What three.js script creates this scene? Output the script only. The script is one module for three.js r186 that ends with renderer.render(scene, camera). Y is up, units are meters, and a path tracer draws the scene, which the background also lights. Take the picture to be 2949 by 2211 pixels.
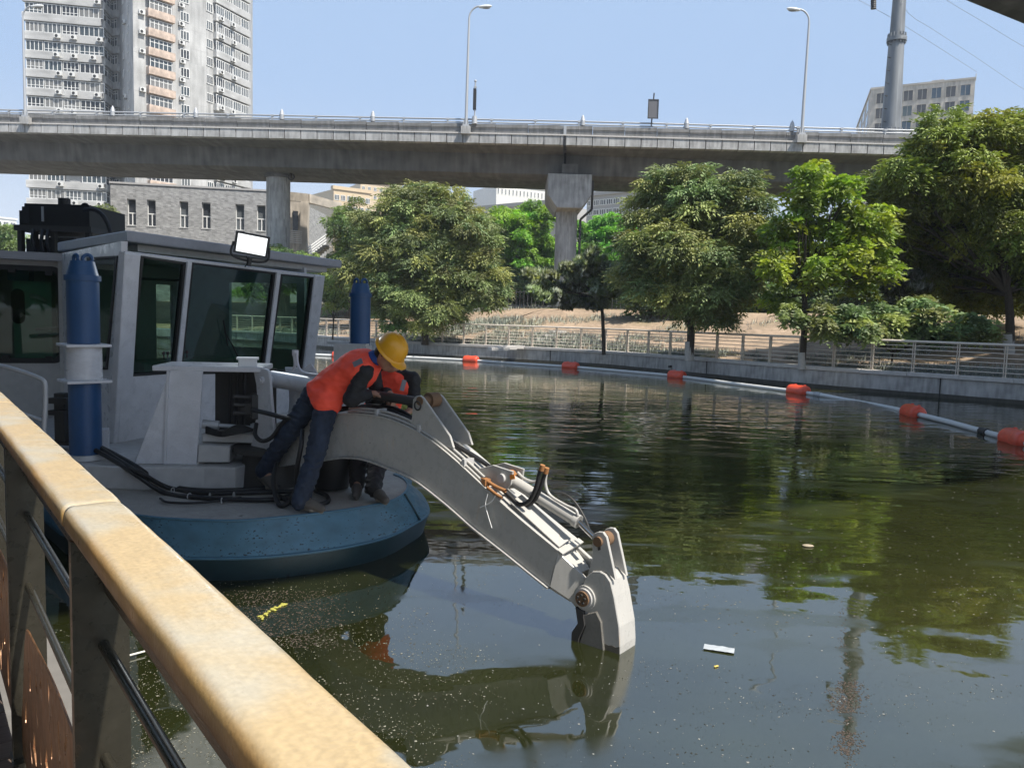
import * as THREE from 'three';
import { mergeGeometries, toCreasedNormals } from 'three/addons/utils/BufferGeometryUtils.js';
import { RoundedBoxGeometry } from 'three/addons/geometries/RoundedBoxGeometry.js';
import { MarchingCubes } from 'three/addons/objects/MarchingCubes.js';
import { ImprovedNoise } from 'three/addons/math/ImprovedNoise.js';

// ---------------------------------------------------------------- camera, sky, sun, exposure
const scene = new THREE.Scene();
const PW = 2211, PH = 1658, F = 1680;                       // the photograph's measuring grid and focal length in its units
const EYE = new THREE.Vector3(0, 2.2, 0);
const camera = new THREE.PerspectiveCamera(2 * Math.atan(PH / 2 / F) * 180 / Math.PI, PW / PH, 0.05, 3000);
camera.position.copy(EYE);
camera.rotation.set(-Math.atan(144 / F), 0, 0.028, 'YXZ');
camera.updateMatrixWorld(true);

const SUN = new THREE.Vector3(0.44, 0.83, 0.345).normalize();
{
  const W = 512, H = 256, d = new Float32Array(W * H * 4);
  const lerp = THREE.MathUtils.lerp, ss = THREE.MathUtils.smoothstep;
  for (let j = 0; j < H; j++) {
    const el = ((j + 0.5) / H - 0.5) * Math.PI, s = Math.max(0, Math.sin(el));
    const a = ss(s, 0.0, 0.28), b = ss(s, 0.42, 1.0);
    for (let i = 0; i < W; i++) {
      const az = ((i + 0.5) / W - 0.5) * 2 * Math.PI;
      const c = Math.cos(el) * Math.cos(az) * SUN.x + Math.sin(el) * SUN.y + Math.cos(el) * Math.sin(az) * SUN.z;
      const glow = 0.35 * Math.pow(Math.max(0, c), 14) + 0.06 * Math.pow(Math.max(0, c), 3);
      const o = (j * W + i) * 4;
      d[o] = lerp(lerp(0.465, 0.285, a), 0.10, b) + glow;
      d[o + 1] = lerp(lerp(0.515, 0.402, a), 0.19, b) + glow * 0.97;
      d[o + 2] = lerp(lerp(0.58, 0.595, a), 0.385, b) + glow * 0.92;
      d[o + 3] = 1;
    }
  }
  const t = new THREE.DataTexture(d, W, H, THREE.RGBAFormat, THREE.FloatType);
  t.mapping = THREE.EquirectangularReflectionMapping; t.magFilter = THREE.LinearFilter; t.needsUpdate = true;
  scene.background = t; scene.environment = t;
}
const sun = new THREE.DirectionalLight(new THREE.Color(1.0, 0.945, 0.86), 5.0);
sun.position.copy(SUN).multiplyScalar(120); sun.target.position.set(0, 0, -20);
sun.position.add(sun.target.position); sun.castShadow = true;
sun.shadow.mapSize.set(4096, 4096); sun.shadow.radius = 1.8;
Object.assign(sun.shadow.camera, { left: -90, right: 90, top: 90, bottom: -90, near: 1, far: 320 });
scene.add(sun, sun.target);
scene.fog = new THREE.FogExp2(new THREE.Color(0.80, 0.87, 0.95), 0.0006);
const renderer = new THREE.WebGLRenderer({ antialias: true });
renderer.setSize(1024, 767);
renderer.toneMapping = THREE.LinearToneMapping; renderer.toneMappingExposure = 1.5;
renderer.shadowMap.enabled = true; renderer.shadowMap.type = THREE.PCFSoftShadowMap;

// ---------------------------------------------------------------- helpers
let seed = 12345;
const rnd = () => { seed = (seed + 0x6d2b79f5) | 0; let t = Math.imul(seed ^ (seed >>> 15), 1 | seed); t = (t + Math.imul(t ^ (t >>> 7), 61 | t)) ^ t; return ((t ^ (t >>> 14)) >>> 0) / 4294967296; };
const rr = (a, b) => a + (b - a) * rnd();
const V = (x, y, z) => new THREE.Vector3(x, y, z);
const X = V(1, 0, 0).applyQuaternion(camera.quaternion), Y = V(0, 1, 0).applyQuaternion(camera.quaternion), Z = V(0, 0, -1).applyQuaternion(camera.quaternion);
const ray = (px, py) => Z.clone().addScaledVector(X, (px - PW / 2) / F).addScaledVector(Y, (PH / 2 - py) / F);
const at = (px, py, d) => { const r = ray(px, py); return EYE.clone().addScaledVector(r, d / -r.z); };            // at a distance d in front
const gp = (px, py, y) => { const r = ray(px, py); return EYE.clone().addScaledVector(r, (y - EYE.y) / r.y); };     // on the level y
const onPlane = (px, py, o, n) => { const r = ray(px, py); return EYE.clone().addScaledVector(r, o.clone().sub(EYE).dot(n) / r.dot(n)); };
const counts = {};
const numbered = (n) => { const k = counts[n] = (counts[n] ?? -1) + 1; return k ? n + '_' + String(k).padStart(3, '0') : n; };
function thing(name, label, category, base = [0, 0, 0], group) {
  const o = new THREE.Group(); o.name = numbered(name); scene.add(o);
  o.position.set(...(base.isVector3 ? base.toArray() : base)); o.userData = { label, category };
  if (group) o.userData.group = group;
  return o;
}
const rootOf = (o) => { while (o.parent && o.parent !== scene) o = o.parent; return o; };
function add(name, geo, mat, parent) {                       // geometry given in the world's metres
  if (Array.isArray(geo)) geo = merge(geo);
  const p = rootOf(parent).position; geo.translate(-p.x, -p.y, -p.z);
  return raw(name, geo, mat, parent);
}
function raw(name, geo, mat, parent) {
  const m = new THREE.Mesh(geo, mat); m.name = name; m.castShadow = m.receiveShadow = true; parent.add(m); return m;
}
function sub(name, parent) { const g = new THREE.Group(); g.name = name; parent.add(g); return g; }
function struct(name, geo, mat) { if (Array.isArray(geo)) geo = merge(geo); const m = raw(numbered(name), geo, mat, scene); m.userData.kind = 'structure'; return m; }
function single(name, geo, mat, label, category, group) { if (Array.isArray(geo)) geo = merge(geo); const m = raw(numbered(name), geo, mat, scene); m.userData = { label, category }; if (group) m.userData.group = group; return m; }
function merge(list) {
  list = list.flat(9).map((g) => { let h = g.index ? g.toNonIndexed() : g; for (const k of Object.keys(h.attributes)) if (!['position', 'normal', 'uv'].includes(k)) h.deleteAttribute(k);
    if (!h.attributes.uv) h.setAttribute('uv', new THREE.BufferAttribute(new Float32Array(h.attributes.position.count * 2), 2));
    if (!h.attributes.normal) h.computeVertexNormals(); return h; });
  return mergeGeometries(list);
}
// uv in metres from the position, by the dominant axis of the face
function uvBox(g, s = 1) {
  if (g.index) g = g.toNonIndexed();
  const p = g.attributes.position, uv = new Float32Array(p.count * 2), a = V(), b = V(), c = V(), n = V();
  for (let i = 0; i < p.count; i += 3) {
    a.fromBufferAttribute(p, i); b.fromBufferAttribute(p, i + 1); c.fromBufferAttribute(p, i + 2);
    n.copy(b).sub(a).cross(c.clone().sub(a)).normalize();
    const h = Math.abs(n.y) > 0.8, l = Math.hypot(n.x, n.z) || 1, ux = -n.z / l, uz = n.x / l;
    [a, b, c].forEach((q, k) => { uv[(i + k) * 2] = (h ? q.x : q.x * ux + q.z * uz) * s; uv[(i + k) * 2 + 1] = (h ? q.z : q.y) * s; });
  }
  g.setAttribute('uv', new THREE.BufferAttribute(uv, 2)); return g;
}
const basis = (u, v, w, o) => new THREE.Matrix4().makeBasis(u, v, w).setPosition(o);
function box(cx, cy, cz, sx, sy, sz, ry = 0, r = 0) {
  const g = r ? new RoundedBoxGeometry(sx, sy, sz, 2, r) : new THREE.BoxGeometry(sx, sy, sz);
  if (ry) g.rotateY(ry); g.translate(cx, cy, cz); return g;
}
// a bar of rectangular section from a to b; w across (horizontal), h the other way
function bar(a, b, w, h, up = V(0, 1, 0), r = 0) {
  const d = b.clone().sub(a), L = d.length(); d.normalize();
  let s = d.clone().cross(up); if (s.lengthSq() < 1e-6) s = d.clone().cross(V(1, 0, 0)); s.normalize();
  const t = s.clone().cross(d).normalize();
  const g = r ? new RoundedBoxGeometry(w, h, L, 2, r) : new THREE.BoxGeometry(w, h, L);
  return g.applyMatrix4(basis(s, t, d.clone().negate(), a.clone().add(b).multiplyScalar(0.5)));
}
const rod = (a, b, r, r2 = r, n = 10, open = false) => {
  const d = b.clone().sub(a), g = new THREE.CylinderGeometry(r2, r, d.length(), n, 1, open);
  return g.applyQuaternion(new THREE.Quaternion().setFromUnitVectors(V(0, 1, 0), d.clone().normalize())).translate(...a.clone().add(b).multiplyScalar(0.5).toArray());
};
const tube = (pts, r, seg = pts.length * 6, n = 7) => new THREE.TubeGeometry(new THREE.CatmullRomCurve3(pts), seg, r, n, false);
// a plate: outline in a plane (3D points), thickened along w by t (from the plane away)
function plate(pts, w, t, bevel = 0, holes = []) {
  const o = pts[0], wn = w.clone().normalize();
  let u = pts[1].clone().sub(o); u.addScaledVector(wn, -u.dot(wn)).normalize();
  const v = wn.clone().cross(u).normalize();
  const to2 = (p) => { const q = p.clone().sub(o); return new THREE.Vector2(q.dot(u), q.dot(v)); };
  let s2 = pts.map(to2); if (THREE.ShapeUtils.area(s2) < 0) s2.reverse();
  const s = new THREE.Shape(s2);
  for (const h of holes) s.holes.push(new THREE.Path(h.map(to2)));
  const g = new THREE.ExtrudeGeometry(s, { depth: t - 2 * bevel, bevelEnabled: bevel > 0, bevelThickness: bevel, bevelSize: bevel, bevelOffset: -bevel, bevelSegments: 1, curveSegments: 6 });
  g.translate(0, 0, bevel);
  return uvBox(g.applyMatrix4(basis(u, v, wn, o)));
}
const quad = (pts, t, up = V(0, 1, 0), bevel = 0) => { const n = pts[1].clone().sub(pts[0]).cross(pts[2].clone().sub(pts[0])).normalize(); if (n.dot(up) < 0) n.negate(); return plate(pts, n, t, bevel); };
const smooth2 = (pix, n, closed = false) => new THREE.SplineCurve(pix.map(([x, y]) => new THREE.Vector2(x, y))).getPoints(n).map((p) => [p.x, p.y]);
// horizontal polygon extruded up
function slab(pts, y0, y1, bevel = 0) {
  return plate(pts.map((p) => V(p.x, y0, p.z)), V(0, 1, 0), y1 - y0, bevel);
}
const noise = new ImprovedNoise();
const fbm = (x, y, z = 0, o = 4) => { let s = 0, a = 0.5; for (let i = 0; i < o; i++) { s += a * noise.noise(x, y, z + i * 7.3); x *= 2.03; y *= 2.03; a *= 0.5; } return s; };
// tileable fbm on a torus of period P cells
function tfbm(x, y, P, z, o = 4) { // blends four shifted copies so that it repeats
  const u = x / P, v = y / P, f = (a, b) => fbm(a, b, z, o);
  return f(x, y) * (1 - u) * (1 - v) + f(x - P, y) * u * (1 - v) + f(x, y - P) * (1 - u) * v + f(x - P, y - P) * u * v;
}
function tex(n, fn, srgb = true, rep = 1) {                 // fn(u, v) -> [r, g, b] 0..1 (sRGB values when srgb) 
  const d = new Uint8Array(n * n * 4);
  for (let j = 0; j < n; j++) for (let i = 0; i < n; i++) { const c = fn(i / n, j / n), o = (j * n + i) * 4; for (let k = 0; k < 3; k++) d[o + k] = Math.max(0, Math.min(255, c[k] * 255)); d[o + 3] = 255; }
  const t = new THREE.DataTexture(d, n, n, THREE.RGBAFormat); t.wrapS = t.wrapT = THREE.RepeatWrapping; t.magFilter = THREE.LinearFilter;
  if (srgb) t.colorSpace = THREE.SRGBColorSpace; t.repeat.set(rep, rep); t.needsUpdate = true; return t;
}
const grey = (f) => (u, v) => { const g = f(u, v); return [g, g, g]; };
const cl = THREE.MathUtils.clamp, sst = THREE.MathUtils.smoothstep, mix = THREE.MathUtils.lerp;
const lin = (r, g, b) => new THREE.Color().setRGB(r, g, b);

// ---------------------------------------------------------------- materials
const std = (c, rough = 0.6, o = {}) => new THREE.MeshStandardMaterial({ color: Array.isArray(c) ? lin(...c) : c, roughness: rough, ...o });
// general dirt: multiplies the colour (mean near 0.93), once per 1 m or per several metres
const dirtFine = tex(512, grey((u, v) => { const a = tfbm(u * 8, v * 8, 8, 1, 5), b = tfbm(u * 32, v * 32, 32, 5, 3); return cl(0.93 + a * 0.15 + b * 0.10 - 0.5 * sst(a - b * 0.4, 0.28, 0.45), 0, 1); }));
const dirtStreak = tex(512, grey((u, v) => { const a = tfbm(u * 24, v * 3, 24, 2, 4), b = tfbm(u * 6, v * 6, 6, 9, 5); return cl(0.89 + a * 0.32 + b * 0.32, 0.25, 1); }));
const speck = tex(512, grey((u, v) => { const a = tfbm(u * 40, v * 40, 40, 3, 2), b = tfbm(u * 7, v * 7, 7, 11, 5), c = tfbm(u * 90, v * 90, 90, 4, 2); return cl(0.95 + b * 0.13 - 0.75 * sst(a + b * 0.25, 0.34, 0.42) + c * 0.1, 0, 1); }));
const chips = tex(512, (u, v) => { const a = tfbm(u * 46, v * 46, 46, 13, 2), b = tfbm(u * 6, v * 6, 6, 15, 5), c = tfbm(u * 20, v * 20, 20, 17, 3), k = sst(a + b * 0.35, 0.16, 0.25), r = sst(c + b * 0.4, 0.30, 0.5) * 0.3; const q = cl(0.9 + b * 0.35, 0, 1) * (1 - 0.7 * k); return [q * (1 + r * 0.3), q * (1 - r * 0.25), q * (1 - r * 0.5)]; });
const boomTex = tex(1024, (u, v) => { const a = tfbm(u * 60, v * 60, 60, 23, 2), b = tfbm(u * 5, v * 5, 5, 25, 6), s = tfbm(u * 50, v * 4, 50, 27, 4), c = tfbm(u * 22, v * 22, 22, 29, 3), k = sst(a + b * 0.4, 0.34, 0.42), r = sst(s + b * 0.5, 0.16, 0.5) * 0.22 + 0.6 * sst(c + b * 0.5, 0.40, 0.5); const q = cl(0.95 + b * 0.12 + s * 0.05, 0, 1) * (1 - 0.5 * k); return [q, q * (1 - r * 0.30), q * (1 - r * 0.62)]; });
const roughMap = tex(256, grey((u, v) => cl(0.75 + tfbm(u * 8, v * 8, 8, 21, 5) * 0.8, 0.2, 1)), false);
const bumpFine = tex(512, grey((u, v) => 0.5 + tfbm(u * 32, v * 32, 32, 31, 4) * 0.6), false);
const rep = (t, x, y = x) => { const c = t.clone(); c.repeat.set(x, y); c.needsUpdate = true; return c; };
const M = {
  pole: std([0.27, 0.285, 0.295], 0.55, { metalness: 0.2, map: rep(dirtStreak, 0.4) }),
  parapet: std([0.25, 0.247, 0.24], 0.9, { map: rep(dirtStreak, 0.22, 0.22) }), wire: std([0.25, 0.27, 0.30], 0.6),
  concrete: std([0.46, 0.455, 0.44], 0.9, { map: rep(dirtStreak, 0.22, 0.22), bumpMap: rep(bumpFine, 0.5), bumpScale: 0.01 }),
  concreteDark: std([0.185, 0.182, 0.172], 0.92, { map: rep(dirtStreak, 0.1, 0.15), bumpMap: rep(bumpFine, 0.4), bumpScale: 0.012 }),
  quay: std([0.46, 0.45, 0.43], 0.9, { map: rep(dirtStreak, 0.35, 0.4), bumpMap: rep(bumpFine, 0.8), bumpScale: 0.008 }),
  coping: std([0.60, 0.57, 0.53], 0.85, { map: rep(dirtFine, 0.6) }),
  white: std([0.66, 0.66, 0.68], 0.42, { map: rep(speck, 0.9), roughnessMap: rep(roughMap, 1) }),
  whiteBoom: std([0.50, 0.485, 0.45], 0.4, { map: rep(boomTex, 0.8), roughnessMap: rep(roughMap, 2) }),
  whiteDirty: std([0.52, 0.51, 0.495], 0.6, { map: rep(speck, 1.6), roughnessMap: rep(roughMap, 1.3) }),
  roof: std([0.42, 0.42, 0.45], 0.5, { map: rep(dirtFine, 0.5) }),
  blueHull: std([0.070, 0.185, 0.27], 0.6, { map: rep(chips, 0.9), roughnessMap: rep(roughMap, 1.1) }),
  darkHull: std([0.016, 0.045, 0.055], 0.45, { map: rep(dirtFine, 1) }),
  blue: std([0.018, 0.078, 0.20], 0.42, { map: rep(speck, 0.8) }),
  deck: std([0.40, 0.38, 0.345], 0.85, { map: rep(dirtFine, 0.8), bumpMap: rep(bumpFine, 2), bumpScale: 0.006 }),
  rubber: std([0.012, 0.012, 0.013], 0.55),
  blackPaint: std([0.018, 0.018, 0.019], 0.5, { map: rep(dirtFine, 1.5) }),
  darkSteel: std([0.05, 0.048, 0.045], 0.55, { map: rep(dirtFine, 2) }),
  steel: std([0.55, 0.54, 0.52], 0.32, { metalness: 0.85, map: rep(dirtFine, 3) }),
  rustSteel: std([0.20, 0.115, 0.06], 0.8, { map: rep(dirtFine, 3) }),
  rust: std([0.38, 0.17, 0.06], 0.85, { map: rep(dirtFine, 4) }),
  chrome: std([0.6, 0.6, 0.6], 0.15, { metalness: 1 }),
  railSteel: std([0.72, 0.63, 0.52], 0.4, { metalness: 0.15 }),
  galv: std([0.42, 0.43, 0.44], 0.5, { metalness: 0.3 }),
  orange: std([0.85, 0.10, 0.045], 0.55, { map: rep(dirtFine, 1.5), roughnessMap: rep(roughMap, 1) }),
  hose: std([0.72, 0.72, 0.70], 0.55, { map: rep(dirtFine, 2) }),
  glassDark: new THREE.MeshPhysicalMaterial({ color: lin(0.46, 0.60, 0.53), transmission: 1, thickness: 0, roughness: 0.02, ior: 1.5 }),
  gasket: std([0.008, 0.008, 0.008], 0.6),
  paneFar: std([0.05, 0.065, 0.075], 0.12, { metalness: 0.0 }),
  paneBlind: std([0.30, 0.29, 0.27], 0.5),
  frameWhite: std([0.72, 0.72, 0.70], 0.5),
};
// ---------------------------------------------------------------- far bank: quay line, sloping ground
const quayPts = [[700, 725], [900, 738], [1300, 757], [1740, 790], [2211, 820]].map(([x, y]) => gp(x, y, 0.75));
{
  const a = quayPts[0], b = quayPts[1], d = a.clone().sub(b).normalize();
  quayPts.unshift(a.clone().add(V(-90, 0, -22)), a.clone().add(V(-40, 0, -16)), a.clone().addScaledVector(d, 9));
  const e = quayPts.at(-1), f = quayPts.at(-2), d2 = e.clone().sub(f).normalize();
  quayPts.push(e.clone().addScaledVector(d2, 12), e.clone().addScaledVector(d2, 70));
}
const quayCurve = new THREE.CatmullRomCurve3(quayPts, false, 'catmullrom', 0.3);
quayCurve.arcLengthDivisions = 600;
const quayLen = quayCurve.getLength();
const quayAt = (m) => { const u = cl(m / quayLen, 0, 1), p = quayCurve.getPointAt(u), t = quayCurve.getTangentAt(u); return { p, t, n: V(t.z, 0, -t.x).normalize() }; };   // n points away from the water
const quayNear = (x, z) => { let best = 1e9, bm = 0; for (let m = 0; m <= quayLen; m += 0.5) { const p = quayCurve.getPointAt(m / quayLen), d = Math.hypot(p.x - x, p.z - z); if (d < best) { best = d; bm = m; } } return bm; };
const mOf = (px, py) => { const p = gp(px, py, 0.75); return quayNear(p.x, p.z); };
const mA = mOf(690, 724.5) - 14, mB = mOf(2211, 820) + 9;
const bankHeight = (t) => t < 0.5 ? 0.70 : 0.70 + 2.1 * sst(t, 0.5, 15) + 0.25 * sst(t, 10, 22);
function bankY(x, z) { const m = quayNear(x, z), q = quayAt(m), t = (x - q.p.x) * q.n.x + (z - q.p.z) * q.n.z; return bankHeight(t) + 0.12 * fbm(x * 0.35, z * 0.35, 3); }
{
  const ts = [0.0, 0.5, 1, 1.6, 2.4, 3.4, 4.5, 5.7, 7, 8.5, 10, 12, 14, 16.5, 20, 26, 36, 60, 120, 300, 900], n0 = V(0.45, 0, -0.89);
  const ms = []; for (let m = 0; m <= quayLen; m += m > mA - 8 && m < mB + 6 ? 0.7 : 3) ms.push(m);
  const pos = [], uv = [], col = [], idx = [];
  ms.forEach((m) => {
    const q = quayAt(m);
    for (const t of ts) {
      const n = q.n.clone().lerp(n0, sst(t, 10, 60)).normalize(), x = q.p.x + n.x * t + n0.x * 0, z = q.p.z + n.z * t;
      const y = bankHeight(t) + (t > 0.6 && t < 60 ? 0.12 * fbm(x * 0.35, z * 0.35, 3) + 0.05 * fbm(x * 1.5, z * 1.5, 8) : 0) + (t > 200 ? -0.2 : 0);
      pos.push(x, y, z); uv.push(x / 3, z / 3);
      const g = sst(fbm(x * 0.16, z * 0.22, 40) + (t < 3 ? 0.25 : 0.0) - (t > 15 ? -0.3 : 0), 0.12, 0.42);
      const s = 1 + 0.45 * fbm(x * 0.5, z * 0.5, 12) + 0.35 * fbm(x * 2.2, z * 2.2, 14) - 0.28 * sst(fbm(x * 0.22, z * 0.3, 19), 0.05, 0.3);
      col.push(mix(0.44, 0.13, g) * s, mix(0.335, 0.155, g) * s, mix(0.24, 0.05, g) * s);
    }
  });
  const w = ts.length;
  for (let i = 0; i + 1 < ms.length; i++) for (let j = 0; j + 1 < w; j++) { const a = i * w + j; idx.push(a, a + w, a + 1, a + 1, a + w, a + w + 1); }
  const g = new THREE.BufferGeometry();
  g.setAttribute('position', new THREE.Float32BufferAttribute(pos, 3)); g.setAttribute('uv', new THREE.Float32BufferAttribute(uv, 2));
  g.setAttribute('color', new THREE.Float32BufferAttribute(col, 3)); g.setIndex(idx); g.computeVertexNormals();
  const soil = tex(512, (u, v) => { const a = tfbm(u * 10, v * 10, 10, 60, 5), b = tfbm(u * 60, v * 60, 60, 61, 2), s = sst(b, 0.2, 0.4) * 0.3; const q = cl(0.9 + a * 0.4 + b * 0.25 - s, 0, 1); return [q, q * 0.98, q * 0.95]; });
  struct('sloping_bank', g, new THREE.MeshStandardMaterial({ vertexColors: true, roughness: 1, map: soil, bumpMap: rep(bumpFine, 2), bumpScale: 0.05 }));
}
// dry grass and weeds standing on the bank and along the railing foot
{
  const blade = []; for (let k = 0; k < 6; k++) { const a = rr(0, 6.28), h = rr(0.1, 0.3), x = rr(-0.12, 0.12), z = rr(-0.12, 0.12), w = 0.012, l = rr(0.03, 0.14);
    const g = new THREE.BufferGeometry(); const cx = Math.cos(a), sx = Math.sin(a);
    g.setAttribute('position', new THREE.Float32BufferAttribute([x - w * sx, 0, z + w * cx, x + w * sx, 0, z - w * cx, x + l * cx, h, z + l * sx], 3)); g.setAttribute('normal', new THREE.Float32BufferAttribute([0, 1, 0, 0, 1, 0, 0, 1, 0], 3)); blade.push(g); }
  const tuft = mergeGeometries(blade), list = [];
  for (let i = 0; i < 60000 && list.length < 22000; i++) {
    const m = rr(mA, mB + 4), q = quayAt(m), t = Math.pow(rnd(), 1.6) * 16 + 0.55, x = q.p.x + q.n.x * t, z = q.p.z + q.n.z * t;
    if (fbm(x * 0.16, z * 0.22, 40) + (t < 3 ? 0.25 : 0) < 0.1 + 0.25 * rnd()) continue;
    list.push([x, z]);
  }
  { const a = mOf(960, 741), b = mOf(1330, 759); for (let i = 0; i < 5000; i++) { const q = quayAt(rr(Math.min(a, b), Math.max(a, b))), t = 0.6 + Math.pow(rnd(), 1.3) * 5, x = q.p.x + q.n.x * t, z = q.p.z + q.n.z * t; if (fbm(x * 0.5, z * 0.5, 44) > -0.08) list.push([x, z]); } }
  const im = new THREE.InstancedMesh(tuft, new THREE.MeshPhysicalMaterial({ color: lin(0.6, 0.6, 0.6), roughness: 0.9, transmission: 0.35 }), list.length), mm = new THREE.Matrix4(), c = new THREE.Color();
  list.forEach(([x, z], i) => { const s = rr(0.6, 1.5); mm.makeRotationY(rr(0, 6.28)).scale(V(s, s, s)).setPosition(x, bankY(x, z) - 0.02, z); im.setMatrixAt(i, mm); const d = rnd(); im.setColorAt(i, c.setRGB(mix(0.13, 0.42, d * d), mix(0.26, 0.37, d * d), mix(0.03, 0.10, d))); });
  im.name = 'weeds_and_grass'; im.userData = { label: 'patchy dry grass and weeds on the sloping far bank', category: 'grass', kind: 'stuff' }; scene.add(im);
}
// ---------------------------------------------------------------- water
{
  const N = 2048, L = 48, d = new Float32Array(N * N), x0 = -24, z0 = -46;
  const nz = (x, y, z) => noise.noise(x, y, z);
  for (let j = 0; j < N; j++) for (let i = 0; i < N; i++) {
    const x = x0 + i / N * L, z = z0 + j / N * L, dist = Math.hypot(x, z);
    const wig = 0.5 * nz(x * 0.35, z * 0.35, 2.2);
    const zone = sst(dist + 1.6 * nz(x * 0.22, z * 0.22, 9.1) + 0.10 * x, 7.0, 9.6);
    const calm = 1 - zone;
    let h = 0;
    if (zone > 0.01) {
      const far = 1 - 0.55 * sst(dist, 14, 30);
      h += zone * far * (0.0060 * nz(x * 0.9 + wig, z * 2.6 + wig, 1.5) + 0.0034 * nz(x * 2.4 + wig, z * 6.2, 5.5) + 0.0011 * nz(x * 6.0, z * 13.0, 8.1)) * (0.55 + 0.9 * sst(nz(x * 0.12, z * 0.3, 3.3), -0.35, 0.4));
    }
    h += calm * (0.0045 * nz(x * 0.55, z * 0.8, 4.4) + (0.0012 + 0.0022 * sst(x, 0.5, 4)) * nz(x * 1.6, z * 3.6, 6.4) + 0.0005 * sst(nz(x * 0.5, z * 0.9, 12.2), 0.0, 0.4) * nz(x * 5, z * 9, 7.7));
    h += 0.00022 * nz(x * 13, z * 16, 2.9);
    d[j * N + i] = 0.5 + h / 0.04;
  }
  const bump = new THREE.DataTexture(d, N, N, THREE.RedFormat, THREE.FloatType);
  bump.wrapS = bump.wrapT = THREE.RepeatWrapping; bump.magFilter = THREE.LinearFilter; bump.needsUpdate = true;
  const body = tex(1024, (u, v) => { const x = u * 48, z = v * 48, a = tfbm(x * 0.16, z * 0.16, 48 * 0.16, 71, 5), b = tfbm(x * 1.3, z * 1.3, 48 * 1.3, 74, 3); const s = cl(0.80 + a * 0.7 + b * 0.3, 0.4, 1), r = sst(a, 0.0, 0.4) * 0.10; return [s * (0.86 + r), s * (0.90 - r * 0.3), s * 0.86]; });
  const film = tex(1024, grey((u, v) => { const x = u * 48, z = v * 48, a = tfbm(x * 0.5, z * 1.4, 48 * 0.5, 81, 5), b = tfbm(x * 0.2, z * 0.3, 48 * 0.2, 83, 3), c = tfbm(x * 5, z * 8, 48 * 5, 85, 2); return cl(0.13 + 0.5 * sst(a + b * 0.7 + c * 0.15, 0.10, 0.34), 0, 1); }), false);
  const g = new THREE.PlaneGeometry(240, 240); g.rotateX(-Math.PI / 2);
  const p = g.attributes.position, uv = g.attributes.uv;
  for (let i = 0; i < p.count; i++) { uv.setXY(i, (p.getX(i) - x0) / L, (p.getZ(i) - z0) / L); }
  struct('canal_water', g, new THREE.MeshPhysicalMaterial({ color: lin(0.047, 0.050, 0.016), map: body, roughness: 0.24, roughnessMap: film, ior: 2.3, bumpMap: bump, bumpScale: 0.04 }));
}
// ---------------------------------------------------------------- far quay wall with coping stones
{
  const t = thing('quay_wall', 'long pale concrete quay wall below the bright railing across the water', 'wall', quayAt((mA + mB) / 2).p.clone().setY(0));
  const front = [], ms = []; for (let m = 0; m <= quayLen; m += 1) ms.push(m);
  const pos = [], uv = [], idx = [];
  ms.forEach((m) => { const q = quayAt(m); for (const [off, y] of [[-0.06, -1.5], [-0.02, 0.635]]) { pos.push(q.p.x + q.n.x * off, y, q.p.z + q.n.z * off); uv.push(m, y); } });
  for (let i = 0; i + 1 < ms.length; i++) idx.push(2 * i, 2 * i + 2, 2 * i + 1, 2 * i + 1, 2 * i + 2, 2 * i + 3);
  const g = new THREE.BufferGeometry(); g.setAttribute('position', new THREE.Float32BufferAttribute(pos, 3)); g.setAttribute('uv', new THREE.Float32BufferAttribute(uv, 2)); g.setIndex(idx); g.computeVertexNormals();
  add('wall_face', g, M.quay, t);
  for (let m = mA; m < mB; m += 1.5) {
    const a = quayAt(m + 0.006), b = quayAt(m + 1.494), dy = rr(-0.006, 0.006);
    const c = (q, o, y) => q.p.clone().addScaledVector(q.n, o).setY(y + dy);
    add('coping_stone', plate([c(a, -0.1, 0.637), c(b, -0.1, 0.637), c(b, 0.45, 0.637), c(a, 0.45, 0.637)], V(0, 1, 0), 0.125, 0.008), M.coping, t);
  }
  { const pos = [], idx = [], uv = []; ms.forEach((m) => { const q = quayAt(m), h = 0.13 + 0.03 * fbm(m * 0.6, 2, 5); for (const [off, y] of [[-0.066, -0.6], [-0.05, h]]) { pos.push(q.p.x + q.n.x * off, y, q.p.z + q.n.z * off); uv.push(m, y); } }); for (let i = 0; i + 1 < ms.length; i++) idx.push(2 * i, 2 * i + 2, 2 * i + 1, 2 * i + 1, 2 * i + 2, 2 * i + 3); const b = new THREE.BufferGeometry(); b.setAttribute('position', new THREE.Float32BufferAttribute(pos, 3)); b.setAttribute('uv', new THREE.Float32BufferAttribute(uv, 2)); b.setIndex(idx); b.computeVertexNormals(); add('tide_band', b, std([0.06, 0.058, 0.045], 0.6, { map: rep(dirtStreak, 0.5) }), t); }
  // dark damp joints every few metres
  for (let m = mA + 4; m < mB; m += 9) { const q = quayAt(m); const g2 = box(0, 0, 0, 0.03, 1.4, 0.02); g2.applyMatrix4(basis(q.t, V(0, 1, 0), q.n.clone().negate(), q.p.clone().addScaledVector(q.n, -0.045).setY(0.03))); add('wall_joint', g2, M.rubber, t); }
  const out = rod(quayAt(mB - 22).p.clone().setY(0.3).addScaledVector(quayAt(mB - 22).n, 0.1), quayAt(mB - 22).p.clone().setY(0.28).addScaledVector(quayAt(mB - 22).n, -0.16), 0.05);
  add('drain_pipe', out, M.darkSteel, t);
}
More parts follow.
